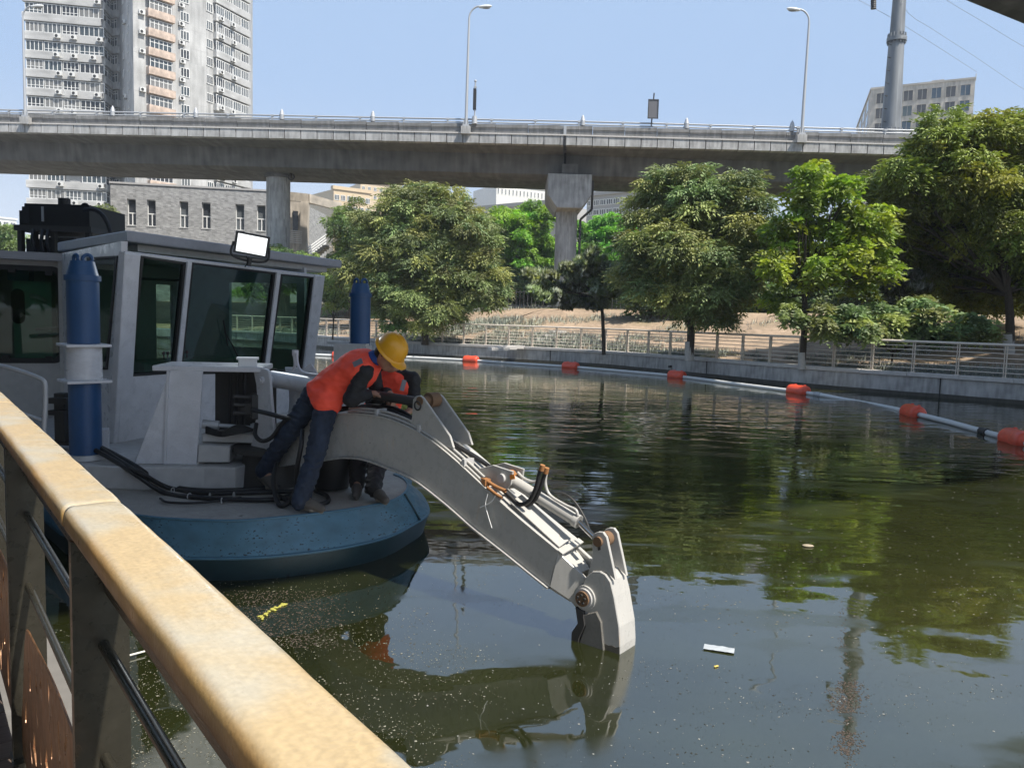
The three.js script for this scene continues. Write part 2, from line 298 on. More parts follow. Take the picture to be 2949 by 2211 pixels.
// far railing
{
  const t = thing('railing', 'long stainless railing with pale posts along the far bank above the quay wall', 'railing', quayAt((mA + mB) / 2).p.clone().setY(0.86));
  const o = 0.18, y0 = 0.765, H = 1.0, ms = []; for (let m = mA; m < mB; m += 1.3) ms.push(m);
  const P = (m, y) => { const q = quayAt(m); return q.p.clone().addScaledVector(q.n, o).setY(y); };
  ms.forEach((m) => {
    const a = P(m, y0), q = quayAt(m), list = [];
    for (const s of [-0.03, 0.03]) { const g = box(0, H / 2 - 0.02, 0, 0.02, H - 0.02, 0.09); g.applyMatrix4(basis(q.t, V(0, 1, 0), q.n.clone().negate(), a.clone().addScaledVector(q.t, s))); list.push(g); }
    const pl = box(0, 0.008, 0, 0.13, 0.016, 0.13); pl.applyMatrix4(basis(q.t, V(0, 1, 0), q.n.clone().negate(), a)); list.push(pl);
    add('post', list, M.railSteel, t);
  });
  const line = (y, r) => { const pts = []; for (let m = ms[0]; m <= ms.at(-1); m += 1.3) pts.push(P(m, y)); return new THREE.TubeGeometry(new THREE.CatmullRomCurve3(pts), pts.length * 2, r, 7, false); };
  add('top_rail', line(y0 + H + 0.01, 0.042), M.railSteel, t);
  for (const k of [0.14, 0.29, 0.44, 0.59, 0.74, 0.87]) add('rail', line(y0 + k, 0.0145), M.railSteel, t);
}
// ---------------------------------------------------------------- elevated road across the canal
const roadAt = (px) => { const D = 57 - 4.1 * cl(px / 1220, -0.6, 1) - (px > 1220 ? (px - 1220) / 1220 * 2.6 : 0); const h = px < 1220 ? mix(13.8, 13.1, px / 1220) : mix(13.1, 12.75, (px - 1220) / 710); const p = at(px, 285, D); return { p: V(p.x, 0, p.z), top: EYE.y + h, D }; };
{
  const t = thing('elevated_road', 'long grey concrete overpass carried on round columns behind the trees', 'overpass', roadAt(1100).p);
  const st = []; for (let px = -420; px <= 2700; px += 26) st.push(roadAt(px));
  const inward = V(0.05, 0, -1).normalize();
  const sweep = (prof, mat, name, a = 0, b = st.length - 1) => {   // profile: [inward, below the rail top]
    const pos = [], uv = [], idx = []; let len = 0;
    for (let i = a; i <= b; i++) { if (i > a) len += st[i].p.distanceTo(st[i - 1].p); let l = 0; prof.forEach(([o, d], k) => { if (k) l += Math.hypot(o - prof[k - 1][0], d - prof[k - 1][1]); const q = st[i]; pos.push(q.p.x + inward.x * o, q.top - d, q.p.z + inward.z * o); uv.push(len, l); }); }
    const w = prof.length; for (let i = 0; i < b - a; i++) for (let j = 0; j + 1 < w; j++) { const q = i * w + j; idx.push(q, q + 1, q + w, q + 1, q + w + 1, q + w); }
    let g = new THREE.BufferGeometry(); g.setAttribute('position', new THREE.Float32BufferAttribute(pos, 3)); g.setAttribute('uv', new THREE.Float32BufferAttribute(uv, 2)); g.setIndex(idx); g = toCreasedNormals(g, 0.5);
    return add(name, g, mat, t);
  };
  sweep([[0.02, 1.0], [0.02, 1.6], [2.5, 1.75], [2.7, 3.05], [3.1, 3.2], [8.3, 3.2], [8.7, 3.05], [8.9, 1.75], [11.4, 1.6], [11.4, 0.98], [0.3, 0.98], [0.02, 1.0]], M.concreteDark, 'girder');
  // fascia panels and parapet segments, one by one where the picture shows them
  const seg = (pa, pb, prof, gap) => {
    const A = roadAt(pa), B = roadAt(pb), d = B.p.clone().sub(A.p).normalize();
    const a = A.p.clone().addScaledVector(d, gap), b = B.p.clone().addScaledVector(d, -gap);
    const q = prof.map(([o, dn]) => a.clone().addScaledVector(inward, o).setY(A.top - dn));
    return plate(q, d, a.distanceTo(b), 0.0);
  };
  for (let px = -120; px < 2100; px += 35) add('fascia_panel', seg(px, px + 35, [[-0.12, 0.96], [0.0, 0.93], [0.28, 0.93], [0.28, 1.66], [-0.12, 1.62]].map(([o, d]) => [o + rr(-0.012, 0.012), d]), 0.028), M.concrete, t);
  for (let px = -120; px < 2100; px += 70) if (Math.abs(px + 35 - 1220) > 20) add('parapet_segment', seg(px, px + 70, [[0.06, 0.33], [0.30, 0.33], [0.34, 0.93], [0.16, 0.93], [0.12, 0.62], [0.06, 0.55]], 0.015), M.parapet, t);
  add('parapet_segment', seg(1190, 1218, [[0.06, 0.33], [0.30, 0.33], [0.34, 0.93], [0.16, 0.93], [0.12, 0.62], [0.06, 0.55]], 0.0), M.parapet, t);
  add('parapet_segment', seg(1224, 1250, [[0.06, 0.33], [0.30, 0.33], [0.34, 0.93], [0.16, 0.93], [0.12, 0.62], [0.06, 0.55]], 0.0), M.parapet, t);
  sweep([[-0.17, 1.02], [-0.17, 0.93], [0.04, 0.90], [0.04, 0.94], [-0.12, 0.955], [-0.13, 1.02], [-0.17, 1.02]], M.coping, 'ledge');
  add('joint_cover', seg(1217, 1223, [[-0.16, 0.4], [0.1, 0.4], [0.1, 0.95], [-0.16, 0.95]], 0), M.galv, t);
  add('expansion_joint', seg(1217, 1223, [[-0.14, 0.96], [0.2, 0.96], [2.45, 1.9], [2.6, 3.0], [2.65, 1.7], [-0.14, 1.66]], 0), M.rubber, t);
  const railLine = (dn, r, o) => new THREE.TubeGeometry(new THREE.CatmullRomCurve3(st.map((q) => q.p.clone().addScaledVector(inward, o).setY(q.top - dn))), st.length * 2, r, 6, false);
  add('guard_rail', railLine(0.0, 0.055, 0.18), M.galv, t); add('guard_rail', railLine(0.2, 0.05, 0.18), M.galv, t);
  for (let px = -80; px < 2060; px += 95) { const q = roadAt(px), p = q.p.clone().addScaledVector(inward, 0.18); add('rail_post', [box(p.x, q.top - 0.17, p.z, 0.08, 0.36, 0.1), box(p.x, q.top - 0.02, p.z, 0.2, 0.12, 0.16)], M.galv, t); }
  // far parapet, seen against the sky between things
  sweep([[11.1, 0.33], [11.4, 0.33], [11.4, 1.0], [11.1, 1.0], [11.1, 0.33]], M.concrete, 'far_parapet');
  sweep([[0.36, 0.962], [11.05, 0.93]], M.darkSteel, 'road_surface');
  // columns: plain round one, and one with a flared cap
  const colA = at(600, 600, 60), A = roadAt(600);
  add('column', uvBox(new THREE.CylinderGeometry(0.88, 0.88, A.top - 3.1 + 1.5, 28, 1).translate(colA.x, (A.top - 3.1 - 1.5) / 2 + 0, colA.z)), M.concrete, t);
  add('column_collar', new THREE.CylinderGeometry(0.98, 1.05, 0.35, 28).translate(colA.x, A.top - 3.30, colA.z), M.concreteDark, t);
  const colB = at(1219, 600, 57.2), B = roadAt(1220), yb = B.top - 3.35;
  add('column', uvBox(new THREE.CylinderGeometry(0.78, 0.80, yb - 2.0, 28, 1).translate(colB.x, (yb - 2.0) / 2 - 0.05, colB.z)), M.concrete, t);
  {
    const w0 = 0.85, w1 = 1.52, d = 5.2, y2 = yb - 2.1, y1 = yb - 1.2, y0 = yb + 0.22;
    const q = [[-w0, y2], [w0, y2], [w1, y1], [w1, y0], [-w1, y0], [-w1, y1]].map(([x, y]) => V(colB.x + x, y, colB.z + 2.5));
    add('column_cap', plate(q, V(0, 0, -1), d, 0.04), M.concrete, t);
    add('bearing_block', box(colB.x, yb + 0.6, colB.z + 1.8, 1.1, 0.62, 1.0), M.concreteDark, t);
    add('downpipe', [rod(V(colB.x + 0.98, 2.5, colB.z + 0.4), V(colB.x + 0.98, yb - 2.6, colB.z + 0.4), 0.09), rod(V(colB.x + 0.98, yb - 2.6, colB.z + 0.4), V(colB.x + 1.75, yb - 1.9, colB.z + 0.6), 0.09), rod(V(colB.x + 1.75, yb - 1.9, colB.z + 0.6), V(colB.x + 1.75, yb + 0.4, colB.z + 0.6), 0.09)], M.darkSteel, t);
  }
  { const p = at(628, 400, 59); add('pipe_bracket', new THREE.TorusGeometry(0.22, 0.05, 6, 14).translate(p.x, A.top - 3.5, p.z), M.darkSteel, t); }
  // small beacons on the parapet
  for (const px of [240, 420, 606, 803, 1258, 1483, 1712]) {
    const q = roadAt(px), p = q.p.clone().addScaledVector(inward, 0.18);
    add('parapet_light', [new THREE.CylinderGeometry(0.16, 0.16, 0.3, 10).translate(p.x, q.top - 0.12, p.z), new THREE.CylinderGeometry(0.1, 0.17, 0.28, 10).translate(p.x, q.top + 0.17, p.z), new THREE.ConeGeometry(0.1, 0.16, 10).translate(p.x, q.top + 0.38, p.z)], M.galv, t);
  }
}
// street lamps on the parapet
function lamp(pBase, pTopY, side, label, lean, tall) {
  const q = roadAt(pBase), p = q.p.clone().addScaledVector(V(0, 0, -1), -0.25).setY(q.top - 0.95), H = tall;
  const t = thing('street_lamp', label, 'street lamp', p, 'street lamps along the elevated road');
  const arm = [], up = (y, x) => p.clone().add(V(x, y, 0));
  add('pole', rod(up(0, 0), up(H - 0.9, lean * (H - 0.9)), 0.11, 0.065, 10), M.galv, t);
  const x0 = lean * (H - 0.9);
  for (let k = 0; k <= 8; k++) { const a = k / 8 * Math.PI / 2 * 0.95; arm.push(up(H - 0.9 + Math.sin(a) * 0.8, x0 + side * (1 - Math.cos(a)) * 0.75)); }
  add('arm', tube(arm, 0.055, 24), M.galv, t);
  const e = arm.at(-1), head = new THREE.SphereGeometry(1, 14, 8); head.scale(0.46, 0.11, 0.17); head.rotateZ(side * 0.1); head.translate(e.x + side * 0.35, e.y - 0.02, e.z);
  add('lamp_head', head, M.frameWhite, t);
  const lens = new THREE.SphereGeometry(1, 12, 6); lens.scale(0.3, 0.07, 0.13); lens.translate(e.x + side * 0.4, e.y - 0.09, e.z); add('lens', lens, M.paneBlind, t);
  add('base_block', box(p.x, p.y + 0.12, p.z - 0.02, 0.62, 0.5, 0.4), M.concrete, t);
  add('base_flange', [box(p.x, p.y + 0.42, p.z, 0.42, 0.12, 0.3), box(p.x - 0.13, p.y + 0.6, p.z, 0.05, 0.34, 0.18), box(p.x + 0.13, p.y + 0.6, p.z, 0.05, 0.34, 0.18)], M.galv, t);
}
lamp(59, 45, 1, 'white curved street lamp standing before the tall apartment tower', 0.0, 8.1);
lamp(1006, 40, 1, 'white curved street lamp on the overpass above the gap between tower and column', 0.008, 8.25);
lamp(1729, 48, -1, 'white street lamp on the overpass bending towards the middle, above the bright leafy tree', 0.008, 8.3);
// two small signs on the parapet
{
  const q = roadAt(1024), p = q.p.clone().setY(q.top - 0.3), t = thing('traffic_sign', 'narrow dark sign seen edge-on beside the middle street lamp', 'sign', p);
  add('post', rod(p, p.clone().setY(p.y + 2.75), 0.05), M.galv, t); add('sign_panel', box(p.x - 0.02, p.y + 1.55, p.z, 0.2, 1.3, 0.5), M.blackPaint, t);
  add('post_cap', new THREE.SphereGeometry(0.09, 8, 6).translate(p.x, p.y + 2.75, p.z), M.galv, t); add('clamp', box(p.x, p.y + 2.35, p.z, 0.22, 0.08, 0.1), M.galv, t); add('base', new THREE.CylinderGeometry(0.16, 0.2, 0.5, 10).translate(p.x, p.y + 0.2, p.z), M.galv, t);
  const q2 = roadAt(1406), p2 = q2.p.clone().setY(q2.top - 0.2), t2 = thing('traffic_sign', 'dark rectangular sign on a thin post seen from behind, above the overpass rail', 'sign', p2);
  add('post', rod(p2, p2.clone().setY(p2.y + 2.1).add(V(0.1, 0, 0)), 0.045), M.darkSteel, t2);
  add('sign_panel', box(p2.x + 0.06, p2.y + 1.05, p2.z + 0.1, 0.62, 1.15, 0.06), M.paneBlind.clone(), t2).material.color.setRGB(0.12, 0.12, 0.13);
  add('sign_frame', [box(p2.x - 0.26, p2.y + 1.05, p2.z + 0.12, 0.05, 1.2, 0.08), box(p2.x + 0.38, p2.y + 1.05, p2.z + 0.12, 0.05, 1.2, 0.08), box(p2.x + 0.06, p2.y + 1.64, p2.z + 0.12, 0.69, 0.05, 0.08), box(p2.x + 0.06, p2.y + 0.46, p2.z + 0.12, 0.69, 0.05, 0.08)], M.darkSteel, t2);
}
// ---------------------------------------------------------------- the bridge overhead, whose edge shows at the top corner
const BL = V(0.862, 0, -0.507), BN = V(0.507, 0, 0.862);
{
  const t = thing('overhead_bridge', 'dark underside edge of a bridge overhead in the upper corner', 'bridge', BN.clone().multiplyScalar(-5.7));
  const P = (l, q, y) => V(BL.x * l + BN.x * q, y, BL.z * l + BN.z * q);
  const deck = [P(-60, -10.5, 9.5), P(110, -10.5, 9.5), P(110, -0.25, 9.5), P(-60, -0.25, 9.5)];
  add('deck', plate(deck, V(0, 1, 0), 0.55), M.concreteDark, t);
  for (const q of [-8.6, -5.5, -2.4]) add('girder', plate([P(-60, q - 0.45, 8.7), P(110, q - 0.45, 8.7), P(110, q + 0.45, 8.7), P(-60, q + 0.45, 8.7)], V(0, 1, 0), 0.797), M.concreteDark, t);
  for (const [q, ph] of [[-10.39, 0.15], [-0.36, 0.75]]) add('parapet', plate([P(-60, q - 0.1, 10.053), P(110, q - 0.1, 10.053), P(110, q + 0.1, 10.053), P(-60, q + 0.1, 10.053)], V(0, 1, 0), ph), M.concrete, t);
  for (const l of [-26, 52]) { const p = P(l, -5.2, 0); add('pier', new THREE.CylinderGeometry(0.8, 0.8, 9.6, 24).translate(p.x, 3.88, p.z), M.concrete, t); }
}
// ---------------------------------------------------------------- near bank behind the camera
const RD = V(-0.6184, 0, -0.7858).normalize(), RNN = V(0.7858, 0, -0.6184).normalize();      // along the near railing; towards the water
const RO = gp(895, 1658, 1.72).add(gp(600, 1658, 1.72)).multiplyScalar(0.5).setY(0);       // a point under the handrail's middle
const rp = (l, w, y) => V(RO.x + RD.x * l + RNN.x * w, y, RO.z + RD.z * l + RNN.z * w);
const WY = 0.42;                                                                            // level of the boarded walkway
struct('near_ground', uvBox(plate([rp(-300, 0.26, -1.6), rp(200, 0.26, -1.6), rp(200, -400, -1.6), rp(-300, -400, -1.6)], V(0, 1, 0), 1.94)), std([0.20, 0.19, 0.175], 0.9, { map: rep(dirtFine, 0.4) }));
// ---------------------------------------------------------------- buildings beyond
const BM = {
  tower: std([0.52, 0.52, 0.51], 0.9, { map: rep(dirtStreak, 0.07, 0.05) }),
  band: std([0.60, 0.60, 0.59], 0.85, { map: rep(dirtStreak, 0.12, 0.15) }),
  peach: std([0.62, 0.49, 0.40], 0.85, { map: rep(dirtStreak, 0.3, 0.3) }),
  brick: std([0.50, 0.50, 0.495], 0.9, { map: tex(512, (u, v) => { const r = Math.floor(v * 40), m = (v * 40) % 1, c = 0.82 + 0.2 * noise.noise(r * 3.1, Math.floor(u * 14 + (r % 2) * 0.5) * 1.7, 2) - (m < 0.16 ? 0.16 : 0) + 0.15 * tfbm(u * 8, v * 8, 8, 3); return [c, c, c]; }) }),
  ochre: std([0.58, 0.46, 0.31], 0.9), pale: std([0.68, 0.67, 0.63], 0.9), greyBlock: std([0.40, 0.39, 0.38], 0.9), stone: std([0.62, 0.57, 0.50], 0.85, { map: rep(dirtStreak, 0.1) }),
  cream: std([0.62, 0.55, 0.46], 0.85, { map: rep(dirtStreak, 0.2) }),
};
BM.brick.map.repeat.set(0.25, 0.25);
// a vertical facade between two plan points: (a, y) in metres along it and up, outward normal towards the camera side
function facadeFrame(A, B) {
  const u = B.clone().sub(A).setY(0), L = u.length(); u.normalize(); let n = V(-u.z, 0, u.x); if (n.dot(EYE.clone().sub(A)) < 0) n.negate();
  const P = (a, y, o = 0) => A.clone().addScaledVector(u, a).addScaledVector(n, o).setY(y);
  const B3 = (a0, a1, y0, y1, o0, o1) => { const g = new THREE.BoxGeometry(a1 - a0, y1 - y0, o1 - o0); return g.applyMatrix4(basis(u, V(0, 1, 0), u.clone().cross(V(0, 1, 0)), P((a0 + a1) / 2, (y0 + y1) / 2, (o0 + o1) / 2))); };
  const aOf = (px, py = 300) => { const p = onPlane(px, py, A, n); return p.sub(A).dot(u); };
  const yOf = (px, py) => onPlane(px, py, A, n).y;
  return { P, box: B3, L, n, u, aOf, yOf };
}
// window with frame, mullions and pane
function windowOn(f, parent, a0, a1, y0, y1, cols, o, pane, bar = 0.07, name = 'window', rows = []) {
  const w = sub(name, parent), fr = [f.box(a0, a1, y1 - bar, y1, o, o + 0.07), f.box(a0, a1, y0, y0 + bar, o, o + 0.07)];
  for (let k = 0; k <= cols; k++) { const a = mix(a0, a1 - bar, k / cols); fr.push(f.box(a, a + bar, y0 + bar, y1 - bar, o + 0.004, o + 0.066)); }
  for (const r of rows) { const y = mix(y0, y1, r); fr.push(f.box(a0 + bar, a1 - bar, y - bar * 0.4, y + bar * 0.4, o + 0.008, o + 0.06)); }
  add('frame', fr, M.frameWhite, w);
  add('pane', f.box(a0 + 0.02, a1 - 0.02, y0 + 0.02, y1 - 0.02, o - 0.03, o + 0.02), pane, w);
  return w;
}
const panes = [M.paneFar, M.paneFar.clone(), M.paneFar.clone(), M.paneFar.clone()];
panes[1].color.setRGB(0.10, 0.11, 0.115); panes[2].color.setRGB(0.028, 0.03, 0.034); panes[3].color.setRGB(0.17, 0.17, 0.165); panes[3].roughness = 0.4;
const acBody = std([0.66, 0.66, 0.64], 0.6);
function airCon(f, parent, a, y, o) {
  const g = sub('air_conditioner', parent);
  add('casing', f.box(a - 0.42, a + 0.42, y - 0.29, y + 0.29, o + 0.12, o + 0.46), acBody, g);
  const c = f.P(a - 0.1, y, o + 0.47), fan = new THREE.TorusGeometry(0.19, 0.035, 5, 14); fan.applyMatrix4(basis(f.u, V(0, 1, 0), f.u.clone().cross(V(0, 1, 0)), c)); 
  const disc = new THREE.CircleGeometry(0.17, 14).applyMatrix4(basis(f.u, V(0, 1, 0), f.n.clone(), f.P(a - 0.1, y, o + 0.463)));
  add('fan', [fan], M.darkSteel, g); add('grille', [disc], M.blackPaint, g);
  for (const s of [-0.33, 0.33]) add('bracket', f.box(a + s - 0.03, a + s + 0.03, y - 0.36, y - 0.29, o, o + 0.44), M.darkSteel, g);
  const pts = [f.P(a + 0.40, y - 0.1, o + 0.2), f.P(a + 0.75, y - 0.35, o + 0.06), f.P(a + 0.8, y + 0.2, o + 0.05), f.P(a + 0.55, y + 0.7, o + 0.02)];
  if (rnd() < 0.6) add('pipe', tube(pts, 0.03, 10, 5), acBody, g);
}
{
  const D0 = 122, gy = 3.0, SC = 38 * D0 / F;       // storey height from the picture
  const pl = (px, d) => at(px, 200, d).setY(0);
  const A0 = pl(58, 122), A1 = pl(219, 124), B1 = pl(241, 128.5), B2 = pl(259, 127.5), C1 = pl(288, 117.5), E0 = pl(317, 118.9), E1 = pl(371, 121.8), F1 = pl(444, 126), G1 = pl(533, 135);
  const back = [pl(545, 150), pl(70, 150)];
  const t = thing('apartment_tower', 'tall grey apartment tower with peach balconies rising behind the overpass', 'apartment block', pl(300, 128));
  const topY = 84, fl = EYE.y + (655 - 28) / F * D0;   // bottom of one spandrel band
  const plan = [A0, A1, B1, B2, C1, E0, E1, F1, G1, ...back];
  add('wall', uvBox(slab(plan, gy - 1, topY)), BM.tower, t);
  add('roof', slab(plan.map((p) => p.clone()), topY, topY + 0.8), BM.band, t);
  const floors = []; for (let k = -3; k < 14; k++) floors.push(fl - k * SC);
  const visible = (y, d) => { const e = (y - EYE.y) / d * F; return 655 - e < 470 && !(655 - e > 262 && 655 - e < 350); };
  const fa = facadeFrame(A0, A1), fb = facadeFrame(A1, B1), fb2 = facadeFrame(B1, B2), fc = facadeFrame(B2, C1), fd = facadeFrame(C1, E0), fe = facadeFrame(E0, E1), ff = facadeFrame(E1, F1), fg = facadeFrame(F1, G1);
  floors.forEach((y, k) => {
    // left wing: spandrel band, strip windows above it
    add('balcony_band', fa.box(-0.25, fa.L + 0.2, y, y + 1.02, 0.0, 0.75), BM.band, t);
    add('balcony_slab', fa.box(-0.2, fa.L + 0.1, y - 0.14, y, 0.0, 0.8), BM.tower, t);
    if (visible(y + 1, 122)) {
      let a = 0.15; const widths = [2.5, 2.6, 2.4, 3.6]; widths.forEach((w, i) => { const open = rnd() < 0.16; if (!open) windowOn(fa, t, a, a + w - 0.12, y + 1.02, y + 2.5, i === 3 ? 5 : 4, 0.52, panes[Math.floor(rnd() * 4)], 0.09, 'window', rnd() < 0.5 ? [0.3] : []); else add('balcony_back', fa.box(a, a + w - 0.12, y + 1.02, y + 2.5, 0, 0.12), BM.tower, t); a += w; });
      for (const s of [4.8, 6.6, 10.2]) if (rnd() < 0.68) airCon(fa, t, s + rr(-0.5, 0.5), y + 0.55, 0.72);
    } 
    // bay with corner windows
    for (const [f, o] of [[fb, 0.35], [fb2, 0.35]]) {
      add('bay_band', f.box(-0.1, f.L + 0.1, y - 0.1, y + 1.0, 0, o + 0.25), BM.band, t);
      if (visible(y + 1, 125)) windowOn(f, t, 0.05, f.L - 0.05, y + 1.0, y + 2.45, 3, o, panes[Math.floor(rnd() * 3)], 0.08, 'bay_window', [0.7]);
    }
    // recessed side wall with small windows
    if (visible(y + 1, 122) && k % 1 === 0) for (const s of [0.25, 0.62]) { windowOn(fc, t, fc.L * s, fc.L * s + 1.1, y + 0.9, y + 2.1, 2, 0.02, panes[2], 0.08); }
    if (visible(y + 1, 120) && rnd() < 0.5) airCon(fc, t, fc.L * 0.5, y + 0.3, 0.0);
    // plain strip with an air conditioner now and then
    if (visible(y + 1, 118) && rnd() < 0.62) airCon(fd, t, fd.L - 0.75, y + 0.25, 0.0);
    // peach balconies
    const sh = 0.0;
    add('peach_balcony', fe.box(-0.12, fe.L + 0.12, y + sh - 0.12, y + sh + 0.98, 0, 0.95), BM.peach, t);
    if (visible(y + 1, 120)) windowOn(fe, t, 0.2, fe.L - 0.25, y + sh + 0.98, y + sh + 2.42, 5, 0.55, panes[Math.floor(rnd() * 4)], 0.09, 'balcony_window', [0.62]);
    // narrow windows with air conditioners
    if (visible(y + 1, 124)) {
      windowOn(ff, t, 1.3, 2.75, y + 0.9, y + 2.3, 3, 0.03, panes[Math.floor(rnd() * 3)], 0.09);
      if (rnd() < 0.9) airCon(ff, t, 1.5 + rr(-0.1, 0.1), y + 0.35, 0.0);
    }
    add('floor_joint', ff.box(3.0, ff.L - 0.05, y - 0.02, y + 0.03, -0.02, 0.012), BM.greyBlock, t);
    add('floor_joint', fd.box(0.05, fd.L - 0.05, y - 0.02, y + 0.03, -0.02, 0.012), BM.greyBlock, t);
    // right wing in perspective
    add('balcony_band', fg.box(1.6, fg.L + 0.1, y - 0.1, y + 0.95, 0, 0.7), BM.band, t);
    if (visible(y + 1, 130)) {
      windowOn(fg, t, 0.1, 1.5, y + 0.9, y + 2.3, 3, 0.03, panes[Math.floor(rnd() * 3)], 0.1);
      const n = 4, w = (fg.L - 1.8) / n; for (let i = 0; i < n; i++) windowOn(fg, t, 1.7 + i * w, 1.6 + (i + 1) * w, y + 0.95, y + 2.4, 4, 0.48, panes[Math.floor(rnd() * 4)], 0.1);
      for (const s of [2.6, 5.2]) if (rnd() < 0.75) airCon(fg, t, s + rr(-0.3, 0.3), y + 0.4, 0.68);
    }
  });
}
// low brick building with six tall narrow windows
{
  const pl = (px, d) => at(px, 460, d).setY(0), A = pl(238, 72), B = pl(618, 74.6), t = thing('brick_building', 'low grey brick building with a row of narrow windows left of the white stair frame', 'building', pl(430, 78));
  const f = facadeFrame(A, B), top = f.yOf(420, 405);
  const depth = V(0.02, 0, -1);
  const w = [281, 324, 395, 443.5, 517, 563.5].map((px) => [f.aOf(px - 9.5), f.aOf(px + 9.5)]), y0 = f.yOf(420, 492), y1 = f.yOf(420, 436);
  const q = [f.P(0, 2.5), f.P(f.L, 2.5), f.P(f.L, top), f.P(0, top)], holes = w.map(([a, b]) => [f.P(a, y0), f.P(b, y0), f.P(b, y1), f.P(a, y1)]);
  add('front_wall', plate(q, f.n.clone().negate(), 0.5, 0, holes), BM.brick, t);
  const a1 = A.clone().addScaledVector(depth, 0.5), b1 = B.clone().addScaledVector(depth, 0.5);
  add('building_body', uvBox(slab([a1, b1, b1.clone().addScaledVector(depth, 14), a1.clone().addScaledVector(depth, 14)], 2.5, top - 0.25)), BM.brick, t);
  add('parapet_cap', f.box(-0.08, f.L + 0.08, top, top + 0.16, -0.6, 0.08), BM.greyBlock, t);
  w.forEach(([a, b], i) => {
    const g = sub('window', t), fr = 0.055, mid = mix(y0, y1, 0.47), o = -0.36;
    add('frame', [f.box(a, a + fr, y0, y1, o, o + 0.1), f.box(b - fr, b, y0, y1, o, o + 0.1), f.box(a + fr, b - fr, y0, y0 + fr, o, o + 0.1), f.box(a + fr, b - fr, y1 - fr, y1, o, o + 0.1), f.box(a + fr, b - fr, mid - 0.05, mid + 0.05, o, o + 0.11), f.box((a + b) / 2 - 0.04, (a + b) / 2 + 0.04, y0 + fr, mid - 0.05, o, o + 0.1)], M.frameWhite, g);
    add('pane', f.box(a + 0.02, b - 0.02, y0 + 0.02, y1 - 0.02, o - 0.05, o + 0.02), panes[[2, 2, 1, 2, 1, 1][i]], g);
    add('sill', f.box(a - 0.04, b + 0.04, y0 - 0.09, y0, -0.4, 0.05), BM.band, g);
  });
}
// white frame with stairs behind the first column
{
  const d = 69, t = thing('stair_frame', 'pale concrete entrance frame with slim stairs beside the brick building', 'porch', at(680, 640, d).setY(2.6));
  const p = (px, py, dd = d) => at(px, py, dd);
  add('roof_beam', [bar(p(624, 424), p(664, 428), 0.35, 0.75), bar(p(664, 428, d), p(734, 447, d + 9), 0.35, 0.75), bar(p(624, 424, d + 8), p(736, 445, d + 9), 0.3, 0.7)], BM.cream, t);
  add('post', [bar(p(659, 436), p(655, 560), 0.62, 0.62, V(1, 0, 0))], BM.cream, t);
  add('post', [bar(p(728, 452, d + 9), p(727, 520, d + 9), 0.5, 0.5, V(1, 0, 0))], BM.cream, t);
  add('side_wall', plate([p(624, 432, d + 1), p(650, 436, d + 1), p(648, 600, d + 1), p(624, 600, d + 1)], V(0, 0, -1), 0.3), BM.cream, t);
  add('doorway', plate([p(632, 455, d + 0.95), p(643, 456, d + 0.95), p(643, 498, d + 0.95), p(632, 498, d + 0.95)], V(0, 0, 1), 0.04), panes[2], t);
  for (let k = 0; k < 7; k++) add('balustrade', bar(p(624, 497 + k * 4.2, d - 0.5), p(651, 500 + k * 4.2, d - 0.5), 0.05, 0.05), M.frameWhite, t);
  for (let k = 0; k < 6; k++) add('stair_rail', bar(p(664, 535 + k * 6, d - 0.3), p(704, 506 + k * 6, d + 3), 0.06, 0.06), M.frameWhite, t);
  for (let k = 0; k < 8; k++) add('step', bar(p(664 + k * 5, 560 - k * 4, d), p(676 + k * 5, 560 - k * 4, d), 1.4, 0.14), BM.cream, t);
}
// plain far blocks
function block(name, label, px0, px1, yTop, d0, d1, mat, rows, o = {}) {
  const pl = (px, d) => at(px, yTop, d).setY(0), A = pl(px0, d0), B = pl(px1, d1), t = thing(name, label, 'building', pl((px0 + px1) / 2, d0 + 8)), f = facadeFrame(A, B), top = f.yOf((px0 + px1) / 2, yTop);
  const dv = f.n.clone().multiplyScalar(-(o.deep ?? 16));
  add('wall', uvBox(slab([A, B, B.clone().add(dv), A.clone().add(dv)], 1, top)), mat, t);
  add('roof_edge', f.box(-0.3, f.L + 0.3, top, top + (o.cap ?? 0.5), -1, 0.3), o.capMat ?? mat, t);
  for (const [py0, py1, n, cols, gap = 0.25] of rows) { const y0 = f.yOf((px0 + px1) / 2, py1), y1 = f.yOf((px0 + px1) / 2, py0), w = f.L / n; for (let k = 0; k < n; k++) windowOn(f, t, (k + gap / 2) * w, (k + 1 - gap / 2) * w, y0, y1, cols, 0.03, panes[Math.floor(rnd() * 3)], o.bar ?? 0.1); }
  return { t, f, top };
}
block('office_block', 'ochre block behind the leafy tree, right of the stair frame', 720, 800, 413, 190, 196, BM.ochre, [[424, 436, 6, 3], [446, 458, 6, 3]], { cap: 0.8 });
block('office_block', 'taller pale ochre block just under the overpass behind the leafy tree top', 778, 866, 398, 230, 236, BM.ochre, [[406, 414, 7, 2, 0.5], [424, 432, 7, 2, 0.5]], { deep: 22 });
block('office_block', 'white block with slit windows seen under the overpass beside the capped column', 1072, 1182, 404, 230, 238, BM.pale, [[412, 424, 14, 1, 0.62]], { cap: 0.3 });
block('terrace_block', 'long low dark grey building behind bright green trees under the overpass', 1030, 1206, 446, 150, 138, BM.greyBlock, [[452, 464, 12, 3, 0.15], [474, 484, 12, 3, 0.15]], { cap: 0.7 });
block('terrace_block', 'grey low building with white window rows between the capped column and the big tree', 1268, 1400, 418, 132, 124, BM.greyBlock, [[427, 440, 9, 3, 0.12], [448, 461, 9, 3, 0.12], [472, 482, 9, 3, 0.12]], { cap: 0.7 });
